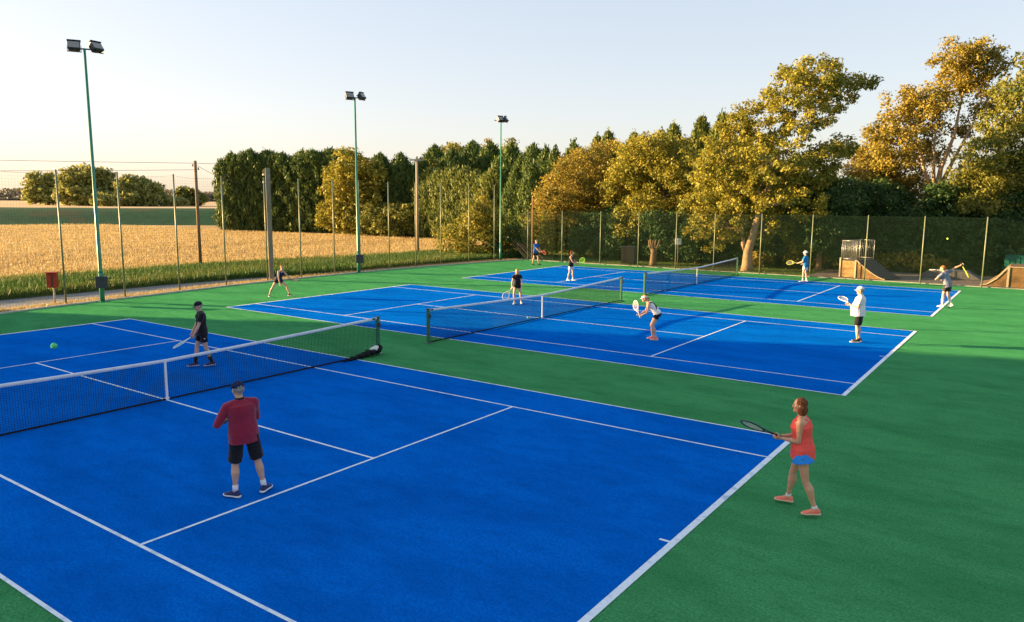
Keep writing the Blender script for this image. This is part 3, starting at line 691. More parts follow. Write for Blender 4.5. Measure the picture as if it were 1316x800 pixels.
OA_L = [(0.05, 0.88, 7.94, 2.62, 1.67), (-1.81, -0.08, 7.65, 2.05, 1.57), (2.33, 0.04, 6.98, 2.06, 1.72), (-2.78, -0.18, 5.56, 1.82, 1.82), (0.17, 0.63, 5.26, 2.61, 2.02), (2.29, 1.64, 4.98, 1.98, 1.75), (-0.53, -1.36, 3.48, 1.75, 1.52), (-1.38, -2.4, 2.4, 1.27, 1.2), (0.77, 1.47, 3.17, 2.38, 1.55), (-0.06, -0.28, 8.76, 1.76, 0.71)]
OB_L = [(-1.26, 0.24, 7.24, 2.22, 1.83), (0.27, 1.53, 7.9, 2.22, 1.57), (-1.83, -2.56, 5.58, 1.53, 1.91), (-0.83, 0.82, 4.98, 2.62, 2.1), (1.57, 0.47, 4.35, 1.91, 2.16), (-1.87, -3.45, 3.38, 1.13, 1.89), (-1.67, -0.97, 2.39, 1.94, 1.94), (0.31, 0.1, 2.0, 1.67, 1.28), (-2.51, -3.85, 4.62, 0.88, 1.26)]
YW_L = [(0.64, -0.98, 8.16, 2.48, 2.48), (-1.7, -0.93, 6.07, 2.31, 2.31), (1.48, 0.6, 6.57, 2.7, 2.7), (-1.53, 0.09, 3.14, 3.31, 2.53), (2.52, 1.6, 3.96, 2.52, 2.72), (0.32, 0.63, 1.58, 3.88, 1.55), (-1.87, -2.57, 2.37, 1.33, 1.71), (2.45, 3.06, 6.12, 1.77, 1.97)]
OC_L = [(0.88, -0.53, 10.76, 2.45, 1.67), (-0.77, -2.01, 9.1, 2.22, 1.99), (1.32, 2.12, 9.55, 2.04, 1.81), (-0.69, 0.47, 6.98, 3.84, 2.26), (-2.42, -1.82, 6.94, 1.79, 2.01)]
GO_L = [(0.0, 0.0, 12.18, 0.89, 1.78), (-0.61, -0.46, 9.82, 1.52, 2.03), (1.02, 0.76, 9.84, 1.53, 2.03), (0, 0, 7, 1.8, 2)]
TA_L = [(-0.1, -0.07, 12.47, 1.08, 1.44), (-0.58, -0.42, 10.36, 1.92, 1.68), (1.18, 0.83, 9.9, 1.68, 1.44), (0.0, 0.0, 8.02, 2.64, 1.68)]
AL_L = [(-0.8, -1.88, 7.33, 2.71, 3.05), (0.55, 1.26, 8.37, 2.76, 2.59), (0.0, 0.0, 5.39, 4.45, 2.05), (-1.32, -3.12, 4.96, 1.68, 2.02)]
AR_L = [(-0.28, -0.59, 9.41, 3.91, 2.6), (1.29, 2.67, 8.75, 2.99, 2.99), (-1.37, -2.93, 7.17, 2.73, 2.89), (0.0, 0.0, 5.38, 6.21, 2.45), (1.66, 3.41, 5.79, 3.0, 2.66)]
AC_L = [(-0.47, -0.87, 7.22, 3.27, 2.13), (1.11, 2.03, 6.18, 2.99, 2.33), (-1.0, -1.87, 5.05, 2.28, 2.28), (0.16, 0.29, 4.53, 4.61, 1.98)]

# the big tree with the forked pale trunk
broadleaf('deciduous_tree', 'tall uneven golden green tree with a forked pale trunk by the far net', (-0.7, 40.13), BIG_L, 'gold', dens=1.05, per=66, size=0.18, sig=.30,
          trunk_r=.26, barkm=M['barkl'], shell=.45,
          trunk=[([(.15, 0, -.05), (.12, 0, .4), (.12, 0, 1.2), (.35, .1, 2.3), (.8, .2, 4.2), (1.4, .3, 6.3)], [.46, .36, .30, .24, .2, .14]),
                 ([(.1, 0, 1.1), (-.2, 0, 1.7), (-.35, .1, 2.5), (-.5, .2, 4.2)], [.22, .15, .13, .08])])
broadleaf('deciduous_tree', 'tallest airy orange tree with several bare pale limbs forking upward', (8.32, 52.83), RT_L, 'amber', dens=1.2, per=62, size=0.185, sig=.38,
          trunk_r=.22, barkm=M['barkl'], shell=.35,
          trunk=[([(0, 0, -.05), (0, 0, 2), (.1, -.1, 4.8), (.3, -.3, 6.8), (.9, -.1, 9), (1.2, .2, 12)], [.38, .32, .25, .15, .10, .05]),
                 ([(.05, -.1, 4.6), (-.6, -.4, 6.4), (-1.2, -.4, 8.4), (-1.6, -.1, 10)], [.18, .12, .08, .04]),
                 ([(.05, -.15, 4.7), (-.1, -.5, 6.6), (-.2, -.5, 8.6), (-.1, -.3, 11)], [.18, .11, .07, .04]),
                 ([(.1, -.1, 5), (1.0, .1, 7.4), (1.9, .6, 9.8), (2.4, .9, 12)], [.17, .11, .07, .04])])
broadleaf('deciduous_tree', 'broad orange green tree at the right edge above the low brown ramp', (13.1, 49.19), FR_L, 'olive', dens=1.5, per=62, size=0.185, sig=.38, trunk_r=.3, shell=.45)
broadleaf('deciduous_tree', 'rounded amber tree behind the lopped stump', (-9.73, 45.69), OA_L, 'gold', dens=1.0, per=62, size=0.185, sig=.38, trunk_r=.26)
broadleaf('deciduous_tree', 'rounded orange tree just right of the tall rusty corner post', (-15.83, 47.06), OB_L, 'amber', dens=1.0, per=62, size=0.185, sig=.38, trunk_r=.25)
broadleaf('deciduous_tree', 'bright yellow green tree at the end of the dark conifer hedge', (-57.12, 58.54), YW_L, 'gold', dens=.7, per=30, size=0.38, sig=.55, trunk_r=.3)
broadleaf('deciduous_tree', 'tall ochre tree rising behind the pole with the cross arm', (-56.18, 76.0), OC_L, 'gold', dens=.6, per=30, size=0.4, sig=.6, trunk_r=.3)
broadleaf('poplar_tree', 'narrow pointed golden poplar left of the farthest floodlight mast', (-60.18, 90.73), GO_L, 'amber', dens=.9, per=30, size=0.4, sig=.5, trunk_r=.2)
broadleaf('deciduous_tree', 'tall loose dark tree just behind the farthest floodlight mast', (-53.24, 87.16), TA_L, 'olive', dens=.6, per=24, size=0.4, sig=.6, trunk_r=.25)
for nm, lb, lc, LL in (('deciduous_tree', 'leftmost pale olive tree on the horizon beyond the flood bank', (-195.81, 82.08), AL_L), ('deciduous_tree', 'largest round green tree on the horizon, behind the near mast', (-174.14, 81.46), AR_L), ('deciduous_tree', 'round olive tree beyond the bank right of the near mast', (-160.33, 86.57), AC_L)):
    broadleaf(nm, lb, lc, [(a, b, c - 2.66, d, e_) for a, b, c, d, e_ in LL], 'horizon', dens=.45, per=34, size=.8, sig=.9, trunk_r=.4, z0=2.66)
broadleaf('deciduous_tree', 'small dark round tree on the horizon behind the brown field pole', (-167.6, 103.9), [(0, 0, 2.6, 2.9, 2.2), (-.6, -1, 1.8, 2.4, 1.8), (.8, 1, 1.6, 2.6, 1.7)], 'olive', dens=.6, per=34, size=.7, sig=.7, trunk_r=.3, z0=2.66)
for lb, lc, L2 in (('low round bush between the two big horizon trees', (-159.3, 77.8), [(0, 0, 1.4, 2.3, 1.5), (1, 1.6, 1.1, 2, 1.1)]), ('low olive bush on the flood bank left of the small dark tree', (-157.1, 92.4), [(0, 0, .9, 2.4, 1.2), (1.2, 1.8, .9, 2, 1.0), (-1, -1.9, .7, 1.8, .9)])):
    broadleaf('bush', lb, lc, L2, 'horizon', dens=.8, per=34, size=.5, sig=.5, trunk_r=.12, cat='bush', z0=2.66, fork_h=.5)

# dark conifer hedge trees behind the barley field: three source crowns, copied in a loop
def conifer(name, label, loc, H, rad, leafm, group=None, **k):
    root = thing(name, label, 'tree', (loc[0], loc[1], 0), random.uniform(0, 6), group); conifer_mesh(root, H, rad, leafm, **k); return root
gA = 'dark conifers in the dense row behind the field'
lA = 'dense conifer in the high dark row behind the field, left of the yellow green tree'
src = [conifer('conifer_tree', lA, (-78.5, 55.8), 10.4, 2.3, 'conifer', gA, n=17000, pointed=.2, size=.55, seed=1),
       conifer('conifer_tree', lA, (-76.3, 57.2), 10.8, 2.4, 'conifer', gA, n=17000, pointed=.11, size=.55, seed=2)]
for i, (x, y) in enumerate([(-74.2, 58.4), (-72.0, 59.3), (-69.6, 60.0), (-67.4, 60.7), (-65.2, 61.4), (-75.5, 60.2), (-71.0, 62.0), (-66.6, 63.2), (-78.9, 59.0), (-63, 62.6)]):
    c = copy_tree(src[i % 2]); c.location = (x, y, 0); c.rotation_euler.z = i * 1.3; s = random.uniform(.93, 1.05); c.scale = (1.12, 1.12, s)
gB = 'dark evergreens between the yellow green tree and the cross arm pole'
lB = 'dark evergreen crowded behind the field between the yellow green tree and the cross arm pole'
s3 = conifer('evergreen_tree', lB, (-55.8, 62.0), 9.9, 2.6, 'conifer', gB, n=14000, pointed=.28, size=.5, seed=5)
for i, (x, y, s) in enumerate([(-53.2, 63.0, 1.0), (-50.6, 64.0, .93), (-51.8, 68, 1.12), (-47.6, 66.5, 1.05), (-48.5, 72, 1.18), (-44.5, 70.5, 1.15), (-40.5, 69.5, 1.1), (-36.5, 68.5, 1.08), (-60.5, 66, 1.0)]):
    c = copy_tree(s3); c.location = (x, y, 0); c.rotation_euler.z = i * 1.7; c.scale = (s, s, s)
gC = 'olive conifers in the lower hedge right of the cross arm pole'
lC = 'olive green conifer in the lower hedge right of the cross arm pole'
s4 = conifer('conifer_tree', lC, (-44.6, 60.1), 7.3, 1.9, 'conlight', gC, n=15000, pointed=.25, size=.5, seed=8)
for i, (x, y) in enumerate([(-42.4, 59.3), (-40.3, 58.5), (-38.2, 57.7), (-36.2, 56.9), (-34.3, 56.2), (-32.4, 55.4), (-46.6, 61.0), (-41, 62), (-36.5, 60.3)]):
    c = copy_tree(s4); c.location = (x, y, 0); c.rotation_euler.z = i * 2.1; s = random.uniform(.93, 1.07); c.scale = (s, s, s)
gD = 'dark pointed conifers right of the farthest mast'
lD = 'dark pointed conifer between the farthest mast and the orange trees'
s5 = conifer('conifer_tree', lD, (-30.2, 56.8), 8.6, 1.7, 'conifer', gD, n=12500, pointed=.42, size=.42, seed=9)
for i, (x, y, s) in enumerate([(-28.2, 55.6, 1.02), (-26.4, 55.8, 1.08), (-24.6, 54.6, 1.05), (-22.9, 55.2, 1.12), (-27.6, 52.4, .85), (-25.3, 51.8, .9), (-31.8, 59.5, .98)]):
    c = copy_tree(s5); c.location = (x, y, 0); c.rotation_euler.z = i * 1.9; c.scale = (s, s, s)
gE = 'conifer tops behind the amber trees'
lE = 'green conifer whose pointed top shows above the amber and orange trees'
s6 = conifer('conifer_tree', lE, (-19.8, 56.5), 10.6, 2.0, 'conlight', gE, n=13000, pointed=.45, size=.45, seed=12)
for i, (x, y, s) in enumerate([(-17.4, 57.0, .98), (-22.0, 58.2, .98), (-13.6, 57.5, 1.04), (-11.2, 58.0, 1.09), (-9.0, 57.2, 1.1), (-15.4, 58.8, 1.0), (-6.6, 56.0, .93), (-4.4, 55.2, .9)]):
    c = copy_tree(s6); c.location = (x, y, 0); c.rotation_euler.z = i * 2.3; c.scale = (s, s, s)
for lb, lc, H, rr, lm in (('olive round topped tree between the yellow green tree and the pale cross arm pole', (-50.0, 66.5), 10.2, 3.4, 'olive'), ('dark olive tree rising behind the lower hedge left of the farthest mast', (-43.0, 73), 12.0, 3.6, 'olive'), ('brown olive tree behind the pale cross arm pole', (-46.8, 62.8), 9.0, 2.8, 'gold')):
    broadleaf('deciduous_tree', lb, lc, auto_lobes(H, rr, 1.0, 10), lm, dens=.7, per=34, size=.36, sig=.5, trunk_r=.25)
# mixed wood behind the back fence
random.seed(21)
wood = [('amber tree behind the fence between the orange and the rounded amber tree', (-12.9, 48.6), 8.9, 3.0, 'amber'),
        ('green gold tree left of the big forked tree, its crown touching it', (-5.4, 46.6), 8.6, 3.1, 'gold'),
        ('olive tree deep in the wood behind the forked trunk', (-2.2, 50.5), 8.4, 3.0, 'olive'),
        ('dark green tree in the shade right of the forked tree', (2.6, 47.6), 6.6, 2.9, 'green'),
        ('dark green tree crowding the right side of the big forked tree', (3.1, 43.2), 6.3, 2.6, 'green'),
        ('dark green rounded tree above the quarter pipe', (5.4, 49.6), 6.2, 2.7, 'green'),
        ('bright gold bushy tree at the foot of the airy orange tree', (4.1, 54.5), 9.2, 3.2, 'amber'),
        ('olive tree filling the gap behind the airy orange tree and its right neighbour', (11.6, 56.5), 8.4, 3.2, 'olive'),
        ('dark green tree under the airy orange tree', (9.8, 50.5), 5.9, 2.8, 'green'),
        ('dark green tree at the far right under the broad orange tree', (14.4, 49.6), 5.8, 2.9, 'green'),
        ('orange leaved tree low beside the rusty corner post', (-19.3, 47.8), 6.6, 2.2, 'amber'),
        ('olive tree standing behind the farthest pair of players at the left corner', (-20.5, 52.0), 7.8, 2.5, 'olive')]
for lb, lc, H, rr, lm in wood:
    broadleaf('deciduous_tree', lb, lc, auto_lobes(H, rr, 1.0, 10), lm, dens=.95, per=52, size=.21, sig=.42, trunk_r=.2)
# bushes
def bush(label, loc, L, lm, name='bush', **k):
    kk = dict(dens=1.1, per=36, size=.2, sig=.3, trunk_r=.07, fork_h=.4, cat='bush'); kk.update(k)
    return broadleaf(name, label, (loc[0], loc[1]), L, lm, **kk)
bush('large feathery golden bush left of the farthest mast', (-21.8, 38.3), [(0, 0, 1.5, 2.2, 1.5), (.2, .4, 3.0, 1.5, 1.4), (.5, .3, 4.2, .8, .8), (-1.2, -.9, 1.3, 1.5, 1.2), (1.3, .9, 1.6, 1.5, 1.4), (.9, .8, 3.2, 1.0, .9)], 'gold', dens=1.3)
bush('golden bush with bare branches between the farthest mast and the rusty post', (-18.6, 42.4), [(0, 0, 1.4, 2.0, 1.3), (-1.2, -1.2, 1.3, 1.6, 1.1), (1.4, 1.0, 1.4, 1.7, 1.2), (.1, 0, 2.6, 1.3, 1.0), (1.2, .6, 2.4, 1.0, .8)], 'gold')
bush('dark green shrub at the foot of the farthest mast', (-19.3, 39.4), [(0, 0, 1.0, 1.3, 1.0), (.6, .5, 1.8, .9, .8)], 'green')
bush('brown green bush low in front of the dark evergreens', (-50.2, 58.6), [(0, 0, 1.9, 3.2, 1.9), (2.4, 1.8, 1.6, 2.2, 1.5), (-2.2, -1.2, 2.0, 2.0, 1.8)], 'olive', size=.34, sig=.45, dens=.7)
gU = 'dark shrubs under the trees behind the back fence'
lU = 'dark green shrub in the shade under the trees behind the back fence'
u0 = bush(lU, (-14, 43.6), [(0, 0, 1.3, 1.7, 1.2), (1.0, .5, 1.9, 1.3, 1.1), (-1.1, .3, 1.6, 1.3, 1.1), (0, .6, 2.8, 1.3, .8)], 'green', group=gU)
for i, (x, y, s) in enumerate([(-17.2, 45.2, 1), (-11.2, 43.4, .95), (-8.2, 43.8, 1.05), (-5.4, 43.4, .95), (-2.4, 44.4, 1.0), (.2, 44.8, 1.05), (2.8, 46.2, 1.1), (-12.8, 46.4, 1.2), (-20.6, 48.8, 1.2), (-9.4, 50, 1.5), (-3.8, 49.6, 1.5), (-15.8, 51.2, 1.6), (.8, 51, 1.4)]):
    c = copy_tree(u0); c.location = (x, y, 0); c.rotation_euler.z = i * 1.4; c.scale = (s, s, s)
# thick dark hedge bank behind the skate park
gH = 'dark hedge behind the skate park'
lH = 'section of the thick dark green hedge behind the skate park'
h0 = bush(lH, (3.2, 47.4), [(0, 0, .9, 1.9, 1.0), (0, .3, 2.0, 1.8, 1.1), (.9, .2, 2.7, 1.5, 1.0), (-1.0, .3, 2.6, 1.5, 1.0), (0, .5, 3.1, 1.4, .75), (1.2, -.3, 1.2, 1.3, 1.1), (-1.2, -.3, 1.3, 1.3, 1.1)], 'green', name='hedge', cat='hedge', group=gH)
for i, x in enumerate([5.8, 8.3, 10.8, 13.3, 15.8, 18.3, 21]):
    c = copy_tree(h0); c.location = (x, 47.7 + .06 * i, 0); c.rotation_euler.z = (i % 2) * math.pi + .1 * i; c.scale = (1, 1, random.uniform(1.0, 1.1))
gO = 'orange brown shrubs at the foot of the hedge'
lO = 'low orange brown shrub at the sunlit foot of the hedge'
b0 = bush(lO, (1.2, 44.6), [(0, 0, .65, 1.1, .65), (.8, .2, .6, .9, .55), (-.8, .1, .6, .9, .55), (0, .1, 1.15, .7, .5)], 'amber', group=gO)
for i, (x, y, s) in enumerate([(3.2, 45.0, 1.1), (-.8, 43.6, .8), (7.6, 46.0, 1.0), (9.6, 46.2, .7)]):
    c = copy_tree(b0); c.location = (x, y, 0); c.rotation_euler.z = i * 1.4; c.scale = (s, s, s)

# far woodland on the horizon
def horizon_strip(a, b, hmin, hmax, n, depth, z0=2.6):
    a = np.array(a, float); b = np.array(b, float); t = rng.random(n); d = b - a; nn_ = np.array([-d[1], d[0]]) / np.linalg.norm(d)
    h = hmin + (hmax - hmin) * (0.5 + .28 * np.sin(t * 31) + .22 * np.sin(t * 87 + 1))
    P = np.stack([a[0] + d[0] * t, a[1] + d[1] * t, z0 + h * rng.random(n)], 1); P[:, :2] += nn_ * rng.uniform(0, depth, (n, 1))
    return P
Ps = [horizon_strip((-1500, 150), (-900, 900), 9, 17, 22000, 60), horizon_strip((-620, 200), (-470, 330), .5, 1.6, 4000, 6), horizon_strip((-900, 180), (-980, 60), 6, 14, 9000, 40), horizon_strip((-700, 420), (-560, 620), 5, 10, 12000, 30)]
P = np.concatenate(Ps); n = len(P); A = unit(rng.normal(size=(n, 3))); B = unit(np.cross(A, rng.normal(size=(n, 3)))); s = rng.uniform(.8, 2.4, (n, 1))
tag(quad_cloud('far_woodland', P, A * s, B * s * .7, rng.random(n), LEAF['farwood']), 'far off woods and hedges along the horizon', 'woodland', kind='stuff')

# evening shade on the near court comes from this row of tall trees off to the left
gS = 'tall conifers beside the courts out to the left'
src = s5
for i in range(16):
    for j in range(2):
        c = copy_tree(s4); c.location = (-47 - 2.2 * j + .3 * math.sin(i), -13.6 - 2.4 * i - 1.0 * j, 0); c.rotation_euler.z = i * 1.1; c.scale = (1.4, 1.4, 1.80)
        c['label'] = 'tall conifer in the row beside the courts out to the left'; c['group'] = gS

# ================================================================== GRASS AND CROP
def blades(name, label, cat, poly_fn, n, hmin, hmax, w, m, z0=0.0, lean=.35, var=None):
    P2 = poly_fn(n); n = len(P2); h = rng.uniform(hmin, hmax, n)
    base = np.concatenate([P2, np.full((n, 1), z0)], 1); tip = base + np.stack([rng.normal(size=n) * lean * h, rng.normal(size=n) * lean * h, h], 1)
    A = (tip - base) / 2; a = rng.random(n) * 6.283; B = np.stack([np.cos(a), np.sin(a), np.zeros(n)], 1) * w
    v = var(P2) if var else rng.random(n)
    return tag(quad_cloud(name, base + A, A, B, v, m), label, cat, kind='stuff')
def xy_of(yarr, pts):
    ys = [p[1] for p in pts]; xs_ = [p[0] for p in pts]; return np.interp(yarr, ys, xs_)
EDGE = [(-18.3, -10), (-18.4, 3.5), (-18.9, 8), (-19.5, 12), (-19.9, 15), (-19.9, 18), (-19.4, 22), (-19.2, 30), (-18.6, 36), (-18.2, 39)]
PATHF = [(-21.4, -10), (-21.45, 13), (-21.2, 17.6), (-20.4, 20), (-19.6, 24), (-19.3, 30), (-18.7, 36), (-18.3, 42)]
FIELDE = [(-29.2, -10), (-29.2, 20), (-28.1, 26), (-26.8, 33), (-26.3, 40), (-25, 46)]
def verge_pts(n):
    y = rng.uniform(-6, 44, n); a = xy_of(y, PATHF); b = xy_of(y, FIELDE); return np.stack([a + (b - a) * rng.random(n), y], 1)
blades('verge_grass', 'rough green grass between the path and the ripe field', 'grass', verge_pts, 100000, .18, .55, .02, LEAF['grass'], -.04, .3,
       var=lambda p: np.clip(.25 + .35 * np.sin(p[:, 0] * .9 + p[:, 1] * .23) + .3 * (p[:, 0] < -27.6) - .12 + rng.normal(size=len(p)) * .22, 0, 1))
def kerb_pts(n):
    y = rng.uniform(-4, 38, n); x = np.interp(y, [k[1] for k in KERB], [k[0] for k in KERB]); return np.stack([x - .2 - rng.random(n) ** 1.5 * 1.0, y], 1)
blades('kerb_grass', 'short dry grass along the concrete edging', 'grass', kerb_pts, 16000, .04, .16, .012, LEAF['dry'], -.03, .5)
def field_pts(n):
    y = rng.uniform(-8, 66, n); b = xy_of(y, FIELDE); r_ = rng.random(n) ** 1.6; x = b - r_ * 95
    row = np.round(x / .5) * .5 + rng.normal(size=n) * .1
    ok = ~((x > -80) & (y > 52 + (x + 80) * -.0 + 6) ) & (y < 56)
    return np.stack([row, y], 1)[ok]
blades('ripe_crop', 'ripe golden barley filling the field', 'crop', field_pts, 190000, .14, .34, .024, LEAF['dry'], -.03, .35,
       var=lambda p: np.clip(.45 + .3 * np.sin(p[:, 0] * .13 + 1.3 * np.sin(p[:, 1] * .05)) + .2 * np.sin(p[:, 1] * .4 + p[:, 0] * .9) + rng.normal(size=len(p)) * .2, 0, 1))
def bank_pts(n):
    s = rng.uniform(-60, 60, n); w = rng.uniform(0, 11, n); q = np.array([o0.x, o0.y]) + np.outer(s, [e.x, e.y]) + np.outer(w, [nn.x, nn.y]); return q
def lawn_pts(n): return np.stack([rng.uniform(-20, 24, n), 38.5 + rng.random(n) * 8], 1)
lp = lambda n: (lambda q: q[~((q[:, 0] > 3.2) & (q[:, 1] < 45.8))])(lawn_pts(n))
blades('lawn_grass', 'mown grass between the back fence and the trees', 'grass', lp, 26000, .04, .11, .012, LEAF['grass'], -.03, .4)
# ================================================================== PEOPLE
def remesh(mb, name, m, parent, voxel, wrinkle=0.0, wfreq=9.0, smooth=2, seed=0):
    o = mb.build(name, None); recalc(o)
    md = o.modifiers.new('r', 'REMESH'); md.mode = 'VOXEL'; md.voxel_size = voxel; md.use_smooth_shade = True
    if smooth: s = o.modifiers.new('s', 'SMOOTH'); s.iterations = smooth; s.factor = .6
    dg = bpy.context.evaluated_depsgraph_get(); me = bpy.data.meshes.new_from_object(o.evaluated_get(dg)); me.name = name
    bpy.data.objects.remove(o, do_unlink=True)
    if wrinkle:
        n = len(me.vertices); co = np.empty(n * 3, np.float32); no = np.empty(n * 3, np.float32)
        me.vertices.foreach_get('co', co); me.vertex_normals.foreach_get('vector', no)
        co = co.reshape(-1, 3); no = no.reshape(-1, 3)
        d = np.array([noise.noise(Vector((p[0] * wfreq + seed, p[1] * wfreq, p[2] * wfreq * .55))) + .5 * noise.noise(Vector((p[0] * wfreq * 2.3, p[1] * wfreq * 2.3 + seed, p[2] * wfreq * 1.4))) for p in co])
        co += no * (d * wrinkle)[:, None]; me.vertices.foreach_set('co', co.ravel().astype(np.float32))
    me.materials.clear(); me.materials.append(m)
    me.polygons.foreach_set('use_smooth', [True] * len(me.polygons))
    ob = bpy.data.objects.new(name, me); col.objects.link(ob); ob.parent = parent; return ob

def ik(a, b, l1, l2, pole):
    a = Vector(a); b = Vector(b); d = b - a; L = d.length; mx = (l1 + l2) * .995
    if L > mx: b = a + d * (mx / L); d = b - a; L = mx
    dn = d.normalized(); x = (l1 * l1 - l2 * l2 + L * L) / (2 * L); h = math.sqrt(max(0, l1 * l1 - x * x))
    p = Vector(pole); p = (p - dn * p.dot(dn)); p = p.normalized() if p.length > 1e-4 else Vector((0, 0, 1))
    return a + dn * x + p * h, b

MALE = [(-.11, .115, .085, 0), (-.04, .160, .112, -.005), (.05, .166, .116, 0), (.14, .155, .108, .004), (.22, .150, .103, .006), (.30, .160, .108, .006), (.38, .174, .114, .004), (.45, .172, .102, 0), (.50, .128, .080, -.004), (.54, .068, .062, 0), (.58, .056, .056, .006)]
FEM = [(-.11, .115, .085, 0), (-.04, .166, .114, -.008), (.05, .162, .114, -.004), (.14, .138, .098, .002), (.22, .127, .09, .004), (.30, .138, .096, .006), (.38, .150, .104, .006), (.45, .150, .09, 0), (.50, .112, .070, -.004), (.54, .058, .054, 0), (.58, .048, .049, .006)]

def person(label, pos, yaw_deg, H=1.75, sex='m', pz=.93, poff=(0, 0), lean=0, side=0, twist=0, hip_lean=.35,
           feet=((0, .12, 0, 8), (0, -.12, 0, -8)), hands=((.1, .3, .8), (.1, -.3, .8)), elbow=((-.6, .5, -.5), (-.6, -.5, -.5)),
           knee=((1, .15, 0), (1, -.15, 0)), head=(0, 0), girth=1.0, belly=0.0, skin='skin', hair='hbrown', hairstyle='short',
           hat=None, hatm='black', top='tee', topm='black', bottom='shorts', botm='black', sock=None, shoe='whiteshoe', sole='whiteshoe',
           grip=(None, None), voxel=.008, curl=(60, 60), straps=None, logo=False):
    root = thing('person', label, 'person', (pos[0], pos[1], 0.008), R(yaw_deg))
    k = H / 1.75; X = Vector((1, 0, 0)); Y = Vector((0, 1, 0)); Z = Vector((0, 0, 1))
    fem = sex == 'f'; lm = .88 if fem else 1.0; g = girth
    P0 = Vector((poff[0], poff[1], pz * k))
    def frame(f): 
        rot = Matrix.Rotation(R(lean * f), 3, 'Y') @ Matrix.Rotation(R(-side * f), 3, 'X'); return rot @ X, rot @ Y, rot @ Z
    Fh, Lh, Uh = frame(hip_lean); Ft, Lt, Ut = frame(1.0)
    tw = Matrix.Rotation(R(twist), 3, Ut); Ft = tw @ Ft; Lt = tw @ Lt
    secs0 = FEM if fem else MALE; tors_raw = secs0
    # spine: integrate along s with the frame turning from the hips to the chest
    def spine(s):
        n = 12; c = P0.copy(); s = s * k; ds = s / n
        for i in range(n):
            q = max(0, min(1, ((i + .5) * ds / k) / .3)); c = c + (Uh.lerp(Ut, q)).normalized() * ds
        return c
    def tors(infl=0.0, s0=-9, s1=9, bellyx=1.0, add=(0, 0)):
        out = []
        for (s, a, b, off) in secs0:
            if s < s0 - 1e-6 or s > s1 + 1e-6: continue
            q = max(0, min(1, s / .3)); L = (Lh.lerp(Lt, q)).normalized(); F = (Fh.lerp(Ft, q)).normalized()
            bl = belly * math.exp(-((s - .15) / .14) ** 2) * bellyx
            gg = g if s < .5 else 1
            out.append((spine(s) + F * (off * k + bl * .55), L * (a * k * gg + infl + bl * .25), F * (b * k * gg + infl + bl * .5)))
        return out
    def clothed(infl, bot=-.11, topv=.54, flare=1.0):
        src = [(s, a, b, o) for s, a, b, o in tors_raw if s >= .05]
        s0, a0, b0, off0 = src[0]; out = []
        rows = [(bot, a0 * flare, b0 * flare, off0), (bot * .4, a0 * (1 + flare) / 2, b0 * (1 + flare) / 2, off0)] + [r for r in src if r[0] <= topv + 1e-6]
        for (s, a, b, off) in rows:
            q = max(0, min(1, s / .3)); L = (Lh.lerp(Lt, q)).normalized(); F = (Fh.lerp(Ft, q)).normalized()
            bl = belly * math.exp(-((max(s, .08) - .15) / .14) ** 2); gg = g if s < .5 else 1; io = infl if s < .5 else infl * .4
            out.append((spine(s) + F * (off * k + bl * .55), L * (a * k * gg + io + bl * .25), F * (b * k * gg + io + bl * .5)))
        return out
    SC = spine(.50); neck = spine(.565)
    hy, hp = head
    Rh = Matrix.Rotation(R(hy), 3, 'Z') @ Matrix.Rotation(R(hp), 3, 'Y')
    hF, hL, hU = Rh @ X, Rh @ Y, Rh @ Z
    HC = neck + (Ut * .4 + hU * .6).normalized() * .105 * k + hF * .022 * k
    hk = k * (.96 if fem else 1.0)
    sw = (.150 if fem else .176) * k * (1 + (g - 1) * .6)
    SH = [SC + Lt * sw - Ut * .045 * k, SC - Lt * sw - Ut * .045 * k]
    HP = [P0 + Lh * .088 * k * g, P0 - Lh * .088 * k * g]
    EL = []; WR = []; KN = []; AN = []
    for i in (0, 1):
        el, wr = ik(SH[i], Vector(hands[i]) * k if len(hands[i]) == 3 else SH[i], .285 * k, .25 * k, elbow[i]); EL.append(el); WR.append(wr)
        fx, fy, fz, fyaw = feet[i][:4]; an = Vector((fx * k, fy * k, fz * k + .085 * k))
        kn, a2 = ik(HP[i], an, .43 * k, .415 * k, knee[i]); KN.append(kn); AN.append(a2)
    # ---- body
    mb = MB(); mb.loft(tors(-.012), 20)
    mb.capsule(spine(.5), HC - hU * .03 * k, .056 * k * (1 if not fem else .86), .054 * k * (1 if not fem else .86))
    if fem:
        for s in (1, -1): c = spine(.36) + Lt * s * .065 * k + Ft * .075 * k; mb.ell(c, Lt * .06 * k, Ft * .05 * k, Ut * .058 * k)
    for i in (0, 1):
        sd_ = 1 if i == 0 else -1
        mb.capsule(SC + Lt * sd_ * .07 * k - Ut * .01 * k, SH[i], .058 * k * lm, .058 * k * lm)
        a, b, c = SH[i], EL[i], WR[i]
        mb.capsule(a, a.lerp(b, .45), .055 * k * lm * g ** .5, .048 * k * lm * g ** .5); mb.capsule(a.lerp(b, .45), b, .047 * k * lm, .037 * k * lm)
        mb.capsule(b, b.lerp(c, .3), .037 * k * lm, .042 * k * lm); mb.capsule(b.lerp(c, .3), c, .042 * k * lm, .026 * k * lm)
        a, b, c = HP[i], KN[i], AN[i]
        mb.capsule(a - Uh * .01, a.lerp(b, .5), .088 * k * g ** .5, .073 * k); mb.capsule(a.lerp(b, .5), b, .073 * k, .052 * k)
        back = (b - c).normalized().cross(Lh).normalized(); 
        if back.dot(Fh) > 0: back = -back
        m1 = b.lerp(c, .3) + back * .014 * k
        mb.capsule(b, m1, .050 * k, .058 * k * g ** .4); mb.capsule(m1, b.lerp(c, .68), .058 * k * g ** .4, .038 * k); mb.capsule(b.lerp(c, .68), c, .037 * k, .031 * k)
